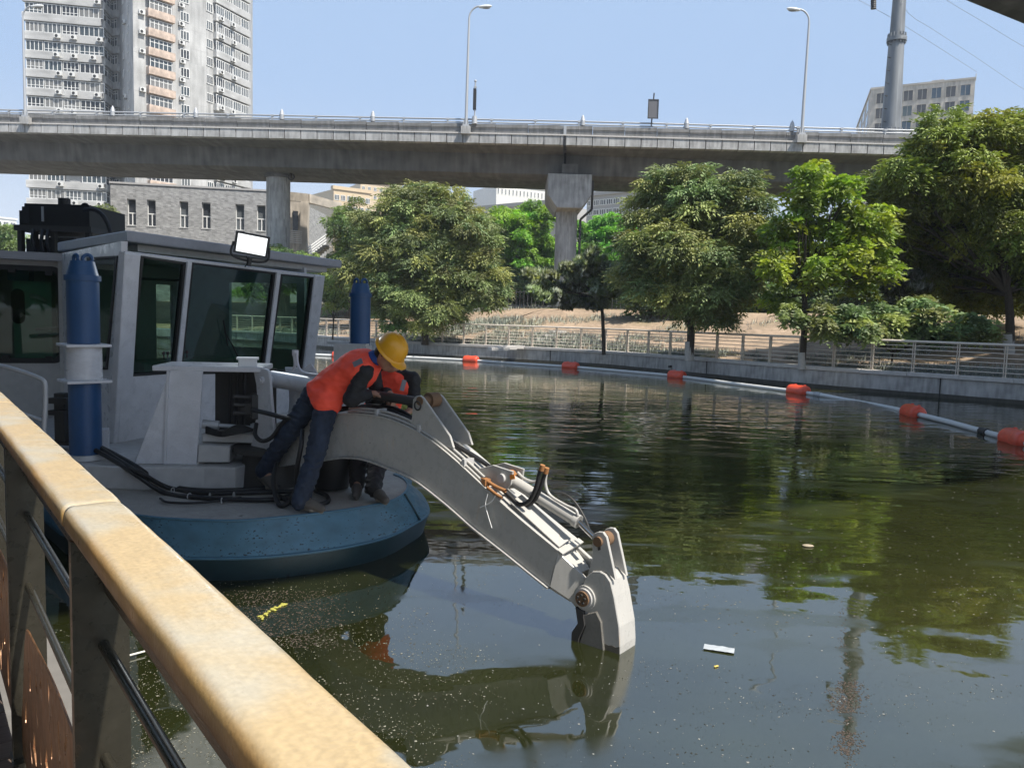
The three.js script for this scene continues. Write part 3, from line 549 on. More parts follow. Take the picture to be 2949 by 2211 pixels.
block('terrace_block', 'pale far building low at the left edge of the picture', -60, 34, 470, 240, 250, BM.pale, [[476, 486, 6, 3]], {});
// stone-coloured office building behind the tall pole
{
  const pl = (px, d) => at(px, 230, d).setY(0), A = pl(1880, 151), B = pl(2103, 143), A2 = pl(1853, 181), t = thing('stone_office', 'beige stone office building with square windows behind the tall steel pole', 'office building', pl(1990, 158));
  const f = facadeFrame(A, B), g = facadeFrame(A2, A), top = f.yOf(2103, 171);
  add('wall', uvBox(slab([A2, A, B, B.clone().add(V(0.5, 0, -10)), A2.clone().add(V(10, 0, -12))], 1, top)), BM.stone, t);
  add('roof_edge', [f.box(-0.1, f.L + 0.1, top, top + 0.35, -0.5, 0.15), g.box(0, g.L, top, top + 0.35, -0.5, 0.15)], BM.stone, t);
  const ps = [1902, 1940, 1973, 2010, 2052, 2092].map((px) => f.aOf(px, 230));
  const st = (f.yOf(2050, 188) - f.yOf(2050, 286)) / 3, y1 = f.yOf(2050, 186), cols = [0.045, 0.09, 0.13];
  const wm = [0, 1, 2].map((k) => std([[0.075, 0.07, 0.066], [0.06, 0.10, 0.14], [0.10, 0.135, 0.14]][k], 0.1));
  for (let r = 0; r < 6; r++) { for (let c = 0; c < 7; c++) { const a = 0.9 + c * (f.L - 0.9) / 7, w = (f.L) / 7 * 0.70, y = y1 - r * st * 1.02; const s = sub('window', t); add('pane', f.box(a + 0.1, a + w - 0.1, y - st * 0.70, y - 0.05, -0.02, 0.03), c === 6 ? wm[1] : wm[rnd() < 0.55 ? 0 : 1 + Math.floor(rnd() * 2)], s); add('frame', [f.box(a, a + 0.1, y - st * 0.72, y, 0.0, 0.2), f.box(a + w - 0.1, a + w, y - st * 0.72, y, 0.0, 0.2), f.box(a + 0.1, a + w - 0.1, y - 0.08, y, 0.0, 0.18), f.box(a + w * 0.5 - 0.04, a + w * 0.5 + 0.04, y - st * 0.7, y - 0.1, 0.0, 0.08)], BM.stone, s); }
    for (let c = 0; c < 4; c++) { const a = 1 + c * (g.L - 1) / 4, w = g.L / 4 * 0.5, y = y1 - r * st * 1.02, s = sub('window', t); add('pane', g.box(a, a + w, y - st * 0.72, y, 0.0, 0.04), wm[2], s); } }
  for (const g2 of [f.box(3, 3.8, top + 0.35, top + 1.4, -2, -1.2), f.box(10, 12, top + 0.35, top + 0.95, -3, -1.5)]) add('rooftop_gear', g2, BM.stone, t);
  for (const [a, h] of [[4.6, 2.2], [17, 1.2]]) add('antenna', rod(f.P(a, top, -1), f.P(a, top + h, -1), 0.06), BM.stone, t);
}
// tall tapered steel pole with flanged joint
{
  const d = 58, b = at(1923, 292, d), m = at(1937, 86, d), tp = at(1952, -140, d), foot = b.clone().setY(2.5); foot.x -= 0.25;
  const t = thing('steel_pole', 'tall tapered galvanised steel power pole in front of the beige office building', 'power pole', foot);
  const r = (px) => px / 2 / F * d;
  add('pole', [rod(foot, b, r(44), r(39), 16), rod(b, m, r(39), r(30), 16)], M.pole, t); add('upper_pole', rod(m, tp, r(29), r(21), 16), M.pole, t);
  const dir = m.clone().sub(b).normalize(), fl = [];
  for (const [p, s] of [[m, 30], [b, 40]]) { fl.push(rod(p.clone().addScaledVector(dir, -0.14), p.clone().addScaledVector(dir, 0.14), r(s + 9), r(s + 9), 18)); for (let k = 0; k < 16; k++) { const a = k / 16 * 6.283, q = p.clone().add(V(Math.cos(a) * r(s + 4), 0, Math.sin(a) * r(s + 4))); fl.push(rod(q.clone().addScaledVector(dir, -0.3), q.clone().addScaledVector(dir, 0.42), 0.045, 0.045, 6)); } }
  add('flange', fl, M.pole, t);
  const pegs = []; for (let k = 0; k < 16; k++) { const q = b.clone().lerp(m, k / 15), s = k % 2 ? 1 : -1; pegs.push(rod(q, q.clone().add(V(s * 0.25 - 0.5, 0, 0.4)), 0.025)); } add('step_peg', pegs, M.darkSteel, t);
  // cross-arm above the frame, insulator string hanging into the frame
  const arm0 = at(1962, -60, d), arm1 = at(1887, -26, d);
  add('cross_arm', bar(arm0, arm1, 0.25, 0.3), M.galv, t);
  const ins = sub('insulator', t), i1 = at(1887, 17, d), ii = []; for (let k = 0; k < 12; k++) { const q = arm1.clone().lerp(i1, k / 11); ii.push(new THREE.CylinderGeometry(0.16, 0.2, 0.11, 10).translate(q.x, q.y, q.z)); } add('discs', ii, M.darkSteel, ins);
  const wire = (ps, label) => single('power_line', tube(ps.map(([x, y, dd]) => at(x, y, dd)), 0.014, 40, 5), M.wire, label, 'power line');
  wire([[1700, -90, 56], [1855, 0, 57.5], [1887, 17, 58], [1925, 38, 59], [2110, 155, 75]], 'thin power line hanging from the insulator left of the steel pole');
  wire([[1930, -20, 57], [1962, 28, 58], [2010, 60, 60], [2100, 118, 66], [2211, 192, 74], [2330, 260, 85]], 'thin power line running down to the right of the steel pole');
  wire([[1990, -40, 55], [2045, 0, 58], [2120, 45, 62], [2211, 100, 68], [2400, 200, 80]], 'thin power line nearest the bridge edge in the upper corner');
}
// ---------------------------------------------------------------- trees
function leafSpray(n, len, wid, droop, spread, rows) {        // leaflets along a drooping stalk, each folded along its midrib
  const pos = [], nor = [], a = V(), b = V(), c = V();
  const tri = (p, q, r) => { const nn = q.clone().sub(p).cross(r.clone().sub(p)).normalize(); for (const k of [p, q, r]) { pos.push(k.x, k.y, k.z); nor.push(nn.x, nn.y, nn.z); } };
  for (let k = 0; k < n; k++) {
    const f = n === 1 ? 1 : k / (n - 1), side = k === n - 1 ? 0 : k % 2 ? 1 : -1, ang = side * (rows ? 1.0 : spread) * (1 - 0.25 * f) + rr(-0.15, 0.15);
    const o = V(0, -droop * f * f * 0.35, f * len * (rows ? 1.5 : 0.25)), d = V(Math.sin(ang), -droop * (0.5 + 0.5 * rnd()), Math.cos(ang)).normalize();
    const s = d.clone().cross(V(0, 1, 0)).normalize(), L = len * rr(0.8, 1.15), w = wid * rr(0.85, 1.15), up = V(0, 0.22 * w, 0);
    const m1 = o.clone().addScaledVector(d, L * 0.42), tip = o.clone().addScaledVector(d, L).add(V(0, -0.12 * L, 0));
    const l = m1.clone().addScaledVector(s, w).add(up), r = m1.clone().addScaledVector(s, -w).add(up);
    tri(o, l, m1); tri(l, tip, m1); tri(o, m1, r); tri(m1, tip, r);
  }
  const g = new THREE.BufferGeometry(); g.setAttribute('position', new THREE.Float32BufferAttribute(pos, 3)); g.setAttribute('normal', new THREE.Float32BufferAttribute(nor, 3)); return g;
}
const sprays = { ash: leafSpray(7, 0.19, 0.036, 0.85, 1.2, true), broad: leafSpray(6, 0.19, 0.058, 0.75, 1.5, false), small: leafSpray(7, 0.15, 0.040, 0.7, 1.4, false) };
{ // needles of the pine: thin upward tufts
  const pos = [], nor = []; for (let k = 0; k < 16; k++) { const a = rr(0, 6.28), e = rr(0.2, 1.3), d = V(Math.cos(a) * Math.cos(e), Math.sin(e), Math.sin(a) * Math.cos(e)), s = V(-Math.sin(a), 0, Math.cos(a)).multiplyScalar(0.017), L = rr(0.14, 0.26), o = V(0, rr(0, 0.12), 0), t = o.clone().addScaledVector(d, L); for (const q of [o.clone().add(s), o.clone().sub(s), t]) { pos.push(q.x, q.y, q.z); nor.push(d.x * 0.3, 1, d.z * 0.3); } }
  const g = new THREE.BufferGeometry(); g.setAttribute('position', new THREE.Float32BufferAttribute(pos, 3)); g.setAttribute('normal', new THREE.Float32BufferAttribute(nor, 3)); sprays.pine = g; }
const leafMat = (r = 0.5, tr = 0.3) => new THREE.MeshPhysicalMaterial({ color: lin(1, 1, 1), roughness: r, transmission: tr, thickness: 0, specularIntensity: 0.9 });
const leafGloss = leafMat(0.82, 0.4), leafSoft = leafMat(0.9, 0.45);
const bark = std([0.085, 0.068, 0.052], 0.95, { map: rep(dirtStreak, 3), bumpMap: rep(bumpFine, 4), bumpScale: 0.02 }), whitewash = std([0.52, 0.50, 0.46], 0.9, { map: rep(dirtFine, 2) });
function limb(a, b, r0, r1, bend = 0.1, n = 7) {
  const m = a.clone().lerp(b, 0.5).add(V(rr(-bend, bend), rr(0, bend), rr(-bend, bend)).multiplyScalar(a.distanceTo(b)));
  const c = new THREE.QuadraticBezierCurve3(a, m, b), g = new THREE.TubeGeometry(c, 7, 1, n, false), p = g.attributes.position, q = V();
  for (let i = 0; i < p.count; i++) { const k = Math.floor(i / (n + 1)) / 7, o = c.getPoint(k); q.fromBufferAttribute(p, i).sub(o).multiplyScalar(mix(r0, r1, k)).add(o); p.setXYZ(i, q.x, q.y, q.z); }
  return g;
}
// lobes: [px, py, radius px, depth offset m]; trunk: [px, py] of its foot
function tree(o) {
  const k = o.d / F, lobes = o.world ? o.world.map(([x, y, z, r]) => ({ c: V(x, y, z), r })) : o.lobes.map(([x, y, r, dz = rr(-0.8, 0.8)]) => ({ c: at(x, y, o.d + dz), r: r * k }));
  if (!o.world) for (const l of lobes.slice()) if (l.r > 0.9 && rnd() < 0.75) { const a = rr(0, 6.28), q = rr(0.75, 1.05) * l.r; lobes.push({ c: l.c.clone().add(V(Math.cos(a) * q, Math.sin(a) * q * 0.8, rr(-0.6, 0.6))), r: l.r * rr(0.22, 0.36) }); }
  let foot = o.at ? o.at.clone() : o.foot ? at(o.foot[0], o.foot[1], o.d) : lobes[0].c.clone(); foot.y = o.y ?? bankY(foot.x, foot.z) - 0.05;
  const t = thing(o.name, o.label, o.category ?? 'tree', foot, o.group);
  // trunk and limbs
  if (!o.noTrunk) {
    const top = lobes.reduce((s, l) => s.add(l.c), V(0, 0, 0)).multiplyScalar(1 / lobes.length), r = o.r ?? 0.16;
    const fork = o.fork ? at(o.fork[0], o.fork[1], o.d) : foot.clone().lerp(top, 0.42).add(V(0, 0, 0)), list = [];
    list.push(limb(foot, fork, r, r * 0.75, 0.04, 10));
    lobes.forEach((l, i) => { const e = l.c.clone().lerp(fork, 0.1); list.push(limb(fork.clone().lerp(foot, rr(0, 0.12)), e, r * 0.5, r * 0.12, 0.14)); for (let q = 0; q < 3; q++) list.push(limb(fork.clone().lerp(e, rr(0.4, 0.9)), e.clone().add(V(rr(-1, 1), rr(-0.6, 0.9), rr(-1, 1)).multiplyScalar(l.r * 0.7)), r * 0.17, 0.012, 0.1, 5)); });
    add('trunk', list, bark, t);
    if (o.washed) add('whitewash', rod(foot, foot.clone().lerp(fork, o.washed), r * 1.12, r * 1.08, 12, true), whitewash, t);
  }
  // crown: clumps of leaf sprays on the lobes
  const mats = [], cols = [], q = new THREE.Quaternion(), e = new THREE.Euler(), m4 = new THREE.Matrix4(), c = new THREE.Color();
  const base = (o.col ?? [0.096, 0.122, 0.038]).map((x) => x * 2.55), dens = o.dens ?? 1, sc = o.scale ?? 1;
  for (const l of lobes) {
    const nc = Math.max(5, Math.round(26 * l.r * l.r / (o.clump ?? 0.55) * 0.28));
    for (let i = 0; i < nc; i++) {
      const dir = V(rr(-1, 1), rr(-0.75, 1), rr(-1, 1)).normalize(), rad = l.r * Math.pow(rr(0.15, 1), 0.45), cc = l.c.clone().addScaledVector(dir, rad), cr = (o.clump ?? 0.55) * rr(0.65, 1.3);
      const tint = rr(0.62, 1.38), yel = rr(-0.15, 0.25), n = Math.round((o.leaf && o.leaf !== 'ash' ? 52 : 66) * dens * cr * cr / 0.3 / (sc * sc));
      for (let s = 0; s < n; s++) {
        const d2 = V(rr(-1, 1), rr(-0.5, 1), rr(-1, 1)).normalize(), p = cc.clone().addScaledVector(d2.clone().multiply(V(1, 0.62, 1)), cr * Math.pow(rnd(), 0.4));
        const yaw = Math.atan2(d2.x, d2.z) + rr(-0.8, 0.8), S = sc * rr(0.75, 1.25);
        e.set(rr(-0.95, 0.5), yaw, rr(-0.6, 0.6), 'YXZ'); q.setFromEuler(e); m4.compose(p.sub(foot), q, V(S, S, S)); mats.push(m4.clone());
        const v = tint * rr(0.8, 1.2); cols.push([base[0] * v * (1 + yel), base[1] * v, base[2] * v * (1 - yel)]);
      }
    }
  }
  const im = new THREE.InstancedMesh(sprays[o.leaf ?? 'ash'], o.soft ? leafSoft : leafGloss, mats.length);
  mats.forEach((m, i) => { im.setMatrixAt(i, m); im.setColorAt(i, c.setRGB(...cols[i])); });
  im.name = 'crown'; im.userData.kind = 'stuff'; im.castShadow = im.receiveShadow = true; t.add(im);
  treeCount += mats.length;
  return t;
}
let treeCount = 0;
tree({ name: 'ash_tree', label: 'big rounded dark leafy tree behind the blue pile, crown reaching the overpass', d: 41, foot: [918, 690], r: 0.2, lobes: [[890, 420, 42], [965, 450, 40], [900, 480, 85], [830, 520, 75], [985, 515, 75], [890, 580, 105], [1005, 590, 78], [805, 600, 62], [930, 640, 75], [850, 640, 55], [1045, 620, 45], [1035, 500, 30]] });
tree({ name: 'leafy_tree', label: 'lighter green tree beside the stair frame behind the cabin roof', d: 54, foot: [760, 640], leaf: 'small', col: [0.085, 0.125, 0.03], soft: true, lobes: [[745, 490, 38], [770, 540, 48], [735, 560, 36], [780, 600, 46], [715, 600, 28], [760, 450, 22]] });
tree({ name: 'small_tree', label: 'small slim young tree by the far railing just right of the cabin roof end', d: 43, foot: [718, 690], r: 0.05, leaf: 'small', col: [0.09, 0.125, 0.03], soft: true, clump: 0.35, dens: 0.8, lobes: [[722, 618, 28], [710, 640, 22], [735, 645, 22], [722, 660, 18]] });
tree({ name: 'bright_tree', label: 'bright yellow-green tree left of the capped column', d: 72, foot: [1120, 640], leaf: 'broad', col: [0.11, 0.20, 0.02], soft: true, clump: 0.8, dens: 0.8, scale: 1.3, lobes: [[1095, 500, 45], [1150, 485, 45], [1110, 550, 55], [1165, 550, 50], [1180, 470, 30], [1075, 560, 35], [1130, 600, 45]] });
tree({ name: 'bright_tree', label: 'bright green tree right of the capped column', d: 72, foot: [1300, 640], leaf: 'broad', col: [0.08, 0.19, 0.025], soft: true, clump: 0.8, dens: 0.8, scale: 1.3, lobes: [[1280, 510, 40], [1330, 505, 42], [1290, 555, 45], [1345, 560, 40], [1260, 570, 30], [1310, 600, 40]] });
tree({ name: 'pine_tree', label: 'low spreading pine with feathery needles in front of the capped column', category: 'pine', d: 35, foot: [1306, 712], fork: [1298, 640], r: 0.09, leaf: 'pine', col: [0.105, 0.145, 0.03], soft: true, clump: 0.38, dens: 1.6, scale: 0.85, lobes: [[1280, 560, 30], [1240, 600, 35], [1290, 610, 42], [1175, 625, 35], [1225, 640, 38], [1335, 610, 36], [1320, 645, 30], [1150, 605, 20], [1270, 650, 28], [1262, 575, 18]] });
tree({ name: 'ash_tree', label: 'broad dark drooping leafy tree with a whitewashed trunk foot mid right', d: 31.5, foot: [1492, 712], fork: [1490, 640], r: 0.17, washed: 0.3, lobes: [[1430, 400, 38], [1520, 395, 40], [1600, 410, 34], [1420, 460, 70], [1510, 460, 75], [1590, 480, 66], [1400, 550, 58], [1480, 560, 90], [1580, 570, 66], [1420, 620, 52], [1530, 640, 55], [1490, 670, 38], [1630, 530, 38], [1370, 600, 38], [1590, 640, 30]] });
tree({ name: 'maple_tree', label: 'bright green tree with open branches and a dark forked trunk behind the railing', d: 28, foot: [1735, 738], fork: [1737, 615], r: 0.12, washed: 0.2, leaf: 'broad', col: [0.105, 0.15, 0.010], soft: true, clump: 0.42, dens: 0.75, lobes: [[1780, 385, 36], [1830, 410, 34], [1730, 440, 42], [1800, 450, 55], [1700, 510, 48], [1770, 520, 56], [1860, 500, 52], [1880, 560, 40], [1700, 580, 44], [1790, 590, 48], [1850, 620, 40], [1690, 650, 26], [1745, 370, 18], [1890, 470, 36], [1910, 590, 34], [1840, 560, 40], [1660, 560, 30]] });
tree({ name: 'ash_tree', label: 'largest leafy tree at the right edge, crown higher than the overpass', d: 29, foot: [2182, 748], fork: [2176, 620], r: 0.17, washed: 0.3, col: [0.10, 0.122, 0.018], lobes: [[2035, 300, 50], [2110, 310, 60], [2180, 290, 55], [2010, 370, 75], [2110, 390, 85], [2200, 380, 80], [1960, 420, 50, 2], [2020, 470, 80, 2.5], [2130, 490, 90, 1], [2230, 480, 80], [2070, 560, 75, 3.5], [2180, 590, 80, 2], [1990, 550, 55, 4], [2260, 620, 60], [2110, 630, 45, 3.5], [1925, 400, 25, 2], [1935, 450, 42, 1], [1920, 520, 40, 2], [1950, 385, 36, 0], [2060, 640, 55, 5], [2150, 650, 45, 4], [1960, 620, 50, 6], [2230, 560, 60], [2120, 560, 60, 2]] });
tree({ name: 'leafy_tree', label: 'bright green tree top peeping over the largest tree in the corner', d: 46, foot: [2190, 650], leaf: 'small', col: [0.07, 0.16, 0.03], soft: true, lobes: [[2150, 290, 40], [2205, 290, 45], [2190, 330, 50], [2120, 330, 35]] });
tree({ name: 'leafy_shrub', label: 'spreading light green shrub behind the railing at the foot of the largest tree', category: 'shrub', d: 27.5, foot: [1930, 731], r: 0.04, leaf: 'broad', col: [0.105, 0.14, 0.045], soft: true, clump: 0.34, dens: 1.6, lobes: [[1720, 680, 30], [1780, 690, 32], [1840, 690, 36], [1900, 695, 38], [1960, 695, 38], [2020, 690, 40], [2075, 700, 34], [1990, 660, 22], [1860, 720, 24], [1940, 725, 26], [2020, 725, 24], [2110, 715, 24]] });
tree({ name: 'pine_tree', label: 'dark pine half hidden between the bright forked tree and the largest tree', category: 'pine', d: 31, foot: [1960, 700], r: 0.1, leaf: 'pine', col: [0.055, 0.075, 0.022], soft: true, clump: 0.4, dens: 0.9, scale: 1.0, lobes: [[1930, 560, 40], [1900, 600, 40], [1960, 620, 45], [1930, 650, 40]] });
tree({ name: 'leafy_bush', label: 'small feathery green bush behind the worker in the yellow helmet', category: 'bush', d: 41, foot: [860, 728], noTrunk: true, leaf: 'small', col: [0.075, 0.14, 0.03], soft: true, clump: 0.3, lobes: [[845, 710, 20], [870, 705, 22], [858, 698, 14]] });
tree({ name: 'leafy_tree', label: 'light green tree behind the black box on the left edge', d: 48, foot: [10, 640], leaf: 'small', col: [0.08, 0.12, 0.035], soft: true, lobes: [[0, 510, 36], [-30, 540, 50], [20, 550, 30], [30, 600, 40]] });
tree({ name: 'leafy_tree', label: 'light green tree between the black box and the brick building', d: 50, foot: [215, 640], leaf: 'small', col: [0.10, 0.13, 0.04], soft: true, lobes: [[210, 480, 26], [225, 455, 16], [200, 520, 34], [230, 540, 30], [215, 590, 40]] });
tree({ name: 'leafy_bush', label: 'green bushes at the foot of the brick building behind the floodlight', category: 'bush', d: 58, foot: [560, 640], noTrunk: true, leaf: 'small', col: [0.08, 0.13, 0.03], soft: true, lobes: [[590, 550, 24], [630, 560, 26], [550, 570, 26], [460, 545, 14], [670, 580, 30], [610, 600, 40], [540, 610, 40]] });
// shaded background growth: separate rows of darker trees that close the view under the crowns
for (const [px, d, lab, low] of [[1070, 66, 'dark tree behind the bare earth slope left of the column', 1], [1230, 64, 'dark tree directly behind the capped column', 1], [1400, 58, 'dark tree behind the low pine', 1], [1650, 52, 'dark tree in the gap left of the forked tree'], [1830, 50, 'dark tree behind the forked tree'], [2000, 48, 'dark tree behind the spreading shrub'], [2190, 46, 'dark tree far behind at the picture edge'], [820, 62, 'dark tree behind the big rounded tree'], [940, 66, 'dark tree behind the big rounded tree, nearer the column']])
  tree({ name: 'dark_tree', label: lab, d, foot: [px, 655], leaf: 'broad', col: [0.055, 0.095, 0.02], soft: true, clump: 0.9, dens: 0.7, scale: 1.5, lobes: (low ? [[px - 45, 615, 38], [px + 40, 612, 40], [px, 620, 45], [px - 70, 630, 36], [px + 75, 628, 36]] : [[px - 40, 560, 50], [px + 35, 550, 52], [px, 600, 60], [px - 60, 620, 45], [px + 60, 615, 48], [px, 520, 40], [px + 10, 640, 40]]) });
// unseen near-bank trees added to shade the boat, beside and behind the photographer
[[3, -7], [10, -6.5], [17, -7], [-3, -10], [-9, -8], [24, -8]].forEach(([l, w], i) => { const c = rp(l, w, 0.36); const W = [[0, 4.6, 0, 2.2], [1.4, 4.0, 0.6, 1.7], [-1.5, 4.2, -0.4, 1.8], [0.3, 6.2, 0.5, 1.7], [0.2, 3.6, -1.5, 1.6], [-0.4, 3.5, 1.4, 1.5]].map(([x, y, z, r]) => [c.x + x + rr(-0.3, 0.3), y + rr(-0.3, 0.3), c.z + z + rr(-0.3, 0.3), r]);
  tree({ name: 'added_shade_tree', label: ['unseen leafy tree added for shade behind the walkway nearest the photographer', 'unseen leafy tree added for shade behind the walkway opposite the boat cabin', 'unseen leafy tree added for shade behind the walkway opposite the engine room', 'unseen leafy tree added for shade standing behind the photographer', 'unseen leafy tree added for shade farthest behind the photographer', 'unseen leafy tree added for shade at the far end of the walkway'][i], d: 10, at: c, y: 0.36, leaf: 'broad', scale: 1.7, clump: 0.8, dens: 0.8, col: [0.05, 0.085, 0.02], soft: true, world: W, lobes: [] }); });
console.log('sprays', treeCount);
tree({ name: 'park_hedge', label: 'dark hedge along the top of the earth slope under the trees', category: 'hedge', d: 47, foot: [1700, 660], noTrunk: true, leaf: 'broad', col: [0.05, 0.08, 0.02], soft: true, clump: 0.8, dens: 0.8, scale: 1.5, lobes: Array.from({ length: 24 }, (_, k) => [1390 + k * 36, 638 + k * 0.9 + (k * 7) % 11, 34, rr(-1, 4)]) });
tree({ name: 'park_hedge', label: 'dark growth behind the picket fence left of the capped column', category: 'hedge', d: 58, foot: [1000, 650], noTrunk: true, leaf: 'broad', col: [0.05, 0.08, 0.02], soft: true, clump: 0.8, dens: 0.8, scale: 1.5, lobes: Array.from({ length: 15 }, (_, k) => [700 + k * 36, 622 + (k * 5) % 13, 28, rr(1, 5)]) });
// dark picket fence at the top of the slope
{
  const t = thing('park_fence', 'dark picket fence at the top of the earth slope under the trees', 'fence', at(1080, 655, 56).setY(2.8));
  const a = at(930, 655, 58).setY(2.8), b = at(1480, 660, 52).setY(2.8), n = 64;
  for (const y of [0.2, 1.2]) add('rail', bar(a.clone().setY(2.8 + y), b.clone().setY(2.8 + y), 0.05, 0.06), M.darkSteel, t);
  for (let k = 0; k <= n; k++) { const p = a.clone().lerp(b, k / n); add('picket', box(p.x, p.y + 0.68, p.z, 0.045, 1.4, 0.045), M.darkSteel, t); }
}
// flat steps let into the earth slope
{
  const t = thing('stone_steps', 'pale flat stone steps climbing the bare earth slope', 'steps', gp(1120, 690, 1.9));
  for (let k = 0; k < 9; k++) { const p = at(1078 + k * 16, 700 - k * 5, 36.5 + k * 1.0), y = bankY(p.x, p.z); add('step', box(p.x, y + 0.02, p.z, 0.9, 0.14, 0.55, 0.4), M.coping, t); }
}
// ---------------------------------------------------------------- the dredging boat
const boat = thing('dredging_boat', 'white and blue dredging boat with tinted cabin, blue piles and a white digging arm', 'boat', gp(560, 1000, 0).setY(0));
const DY = 0.5, PYF = 0.72;                                        // deck and cabin platform levels
{
  const deckPix = smooth2([[287, 1113], [360, 1121], [496, 1126], [598, 1119], [703, 1108], [790, 1095], [843, 1083], [872, 1066], [880, 1050], [872, 1036], [850, 1026]], 44);
  const chinePix = smooth2([[300, 1192], [374, 1201], [496, 1202], [598, 1197], [733, 1180], [835, 1157], [896, 1127], [922, 1109], [924, 1092], [910, 1066], [888, 1046]], 44);
  const rear = [V(-1.35, 0, -10.0), V(-2.0, 0, -12.2), V(-5.2, 0, -17.5), V(-11.5, 0, -14.5), V(-6.2, 0, -9.2), V(-3.9, 0, -6.75)];
  const top = deckPix.map(([x, y]) => gp(x, y, DY)), ch = chinePix.map(([x, y]) => gp(x, y, 0.22));
  const grow = (l, f) => { const c = V(-3.5, 0, -10); return l.map((p) => p.clone().add(p.clone().sub(c).setY(0).normalize().multiplyScalar(f))); };
  const ringTop = [...top, ...rear].map((p) => p.clone().setY(DY)), ringCh = [...ch, ...grow(rear, 0.1)].map((p) => p.clone().setY(0.22)), ringLip = ringCh.map((p) => p.clone().setY(0.19)), ringLow = grow(ringCh, -0.16).map((p) => p.clone().setY(-0.25));
  const skin = (A, B) => { const pos = [], uv = [], idx = [], n = A.length; let l = 0; for (let i = 0; i <= n; i++) { const a = A[i % n], b = B[i % n]; if (i) l += a.distanceTo(A[i - 1]); pos.push(...a.toArray(), ...b.toArray()); uv.push(l, a.y, l, b.y - 0.15); } for (let i = 0; i < n; i++) idx.push(2 * i, 2 * i + 1, 2 * i + 2, 2 * i + 2, 2 * i + 1, 2 * i + 3); let g = new THREE.BufferGeometry(); g.setAttribute('position', new THREE.Float32BufferAttribute(pos, 3)); g.setAttribute('uv', new THREE.Float32BufferAttribute(uv, 2)); g.setIndex(idx); return toCreasedNormals(g, 0.6); };
  add('hull', [skin(ringTop, ringCh), skin(ringCh, ringLip)], M.blueHull, boat);
  add('hull_bottom', skin(ringLip, ringLow), M.darkHull, boat);
  add('deck', plate(ringTop.map((p) => p.clone().setY(DY - 0.03)), V(0, 1, 0), 0.032), M.deck, boat);
  const edge = top.map((p) => p.clone().setY(DY + 0.006)); add('deck_edge', new THREE.TubeGeometry(new THREE.CatmullRomCurve3(edge), 90, 0.012, 6, false), M.blueHull, boat);
  add('weld_seam', new THREE.TubeGeometry(new THREE.CatmullRomCurve3(ch.slice(0, 43).map((p) => p.clone().setY(0.205))), 90, 0.014, 6, false), M.blueHull, boat);
  // bow seam and fairlead marks
  const s0 = gp(872, 1066, DY), s1 = gp(905, 1122, 0.22); add('hull_seam', bar(s0.clone().add(V(0.01, 0, 0.01)), s1.clone().add(V(0.01, 0.0, 0.01)), 0.02, 0.012), M.darkHull, boat);
}
// raised platform under cabin and arm
const pf = (x, y) => gp(x, y, PYF);
{
  const pts = [pf(110, 985), pf(182, 1004), pf(300, 1009), pf(440, 1008), pf(507, 1010), pf(590, 985), pf(640, 960), V(-1.75, 0, -11.6), V(-4.6, 0, -15.6), V(-10.5, 0, -13.8)];
  add('platform', slab(pts, DY, PYF, 0.012), M.whiteDirty, boat);
}
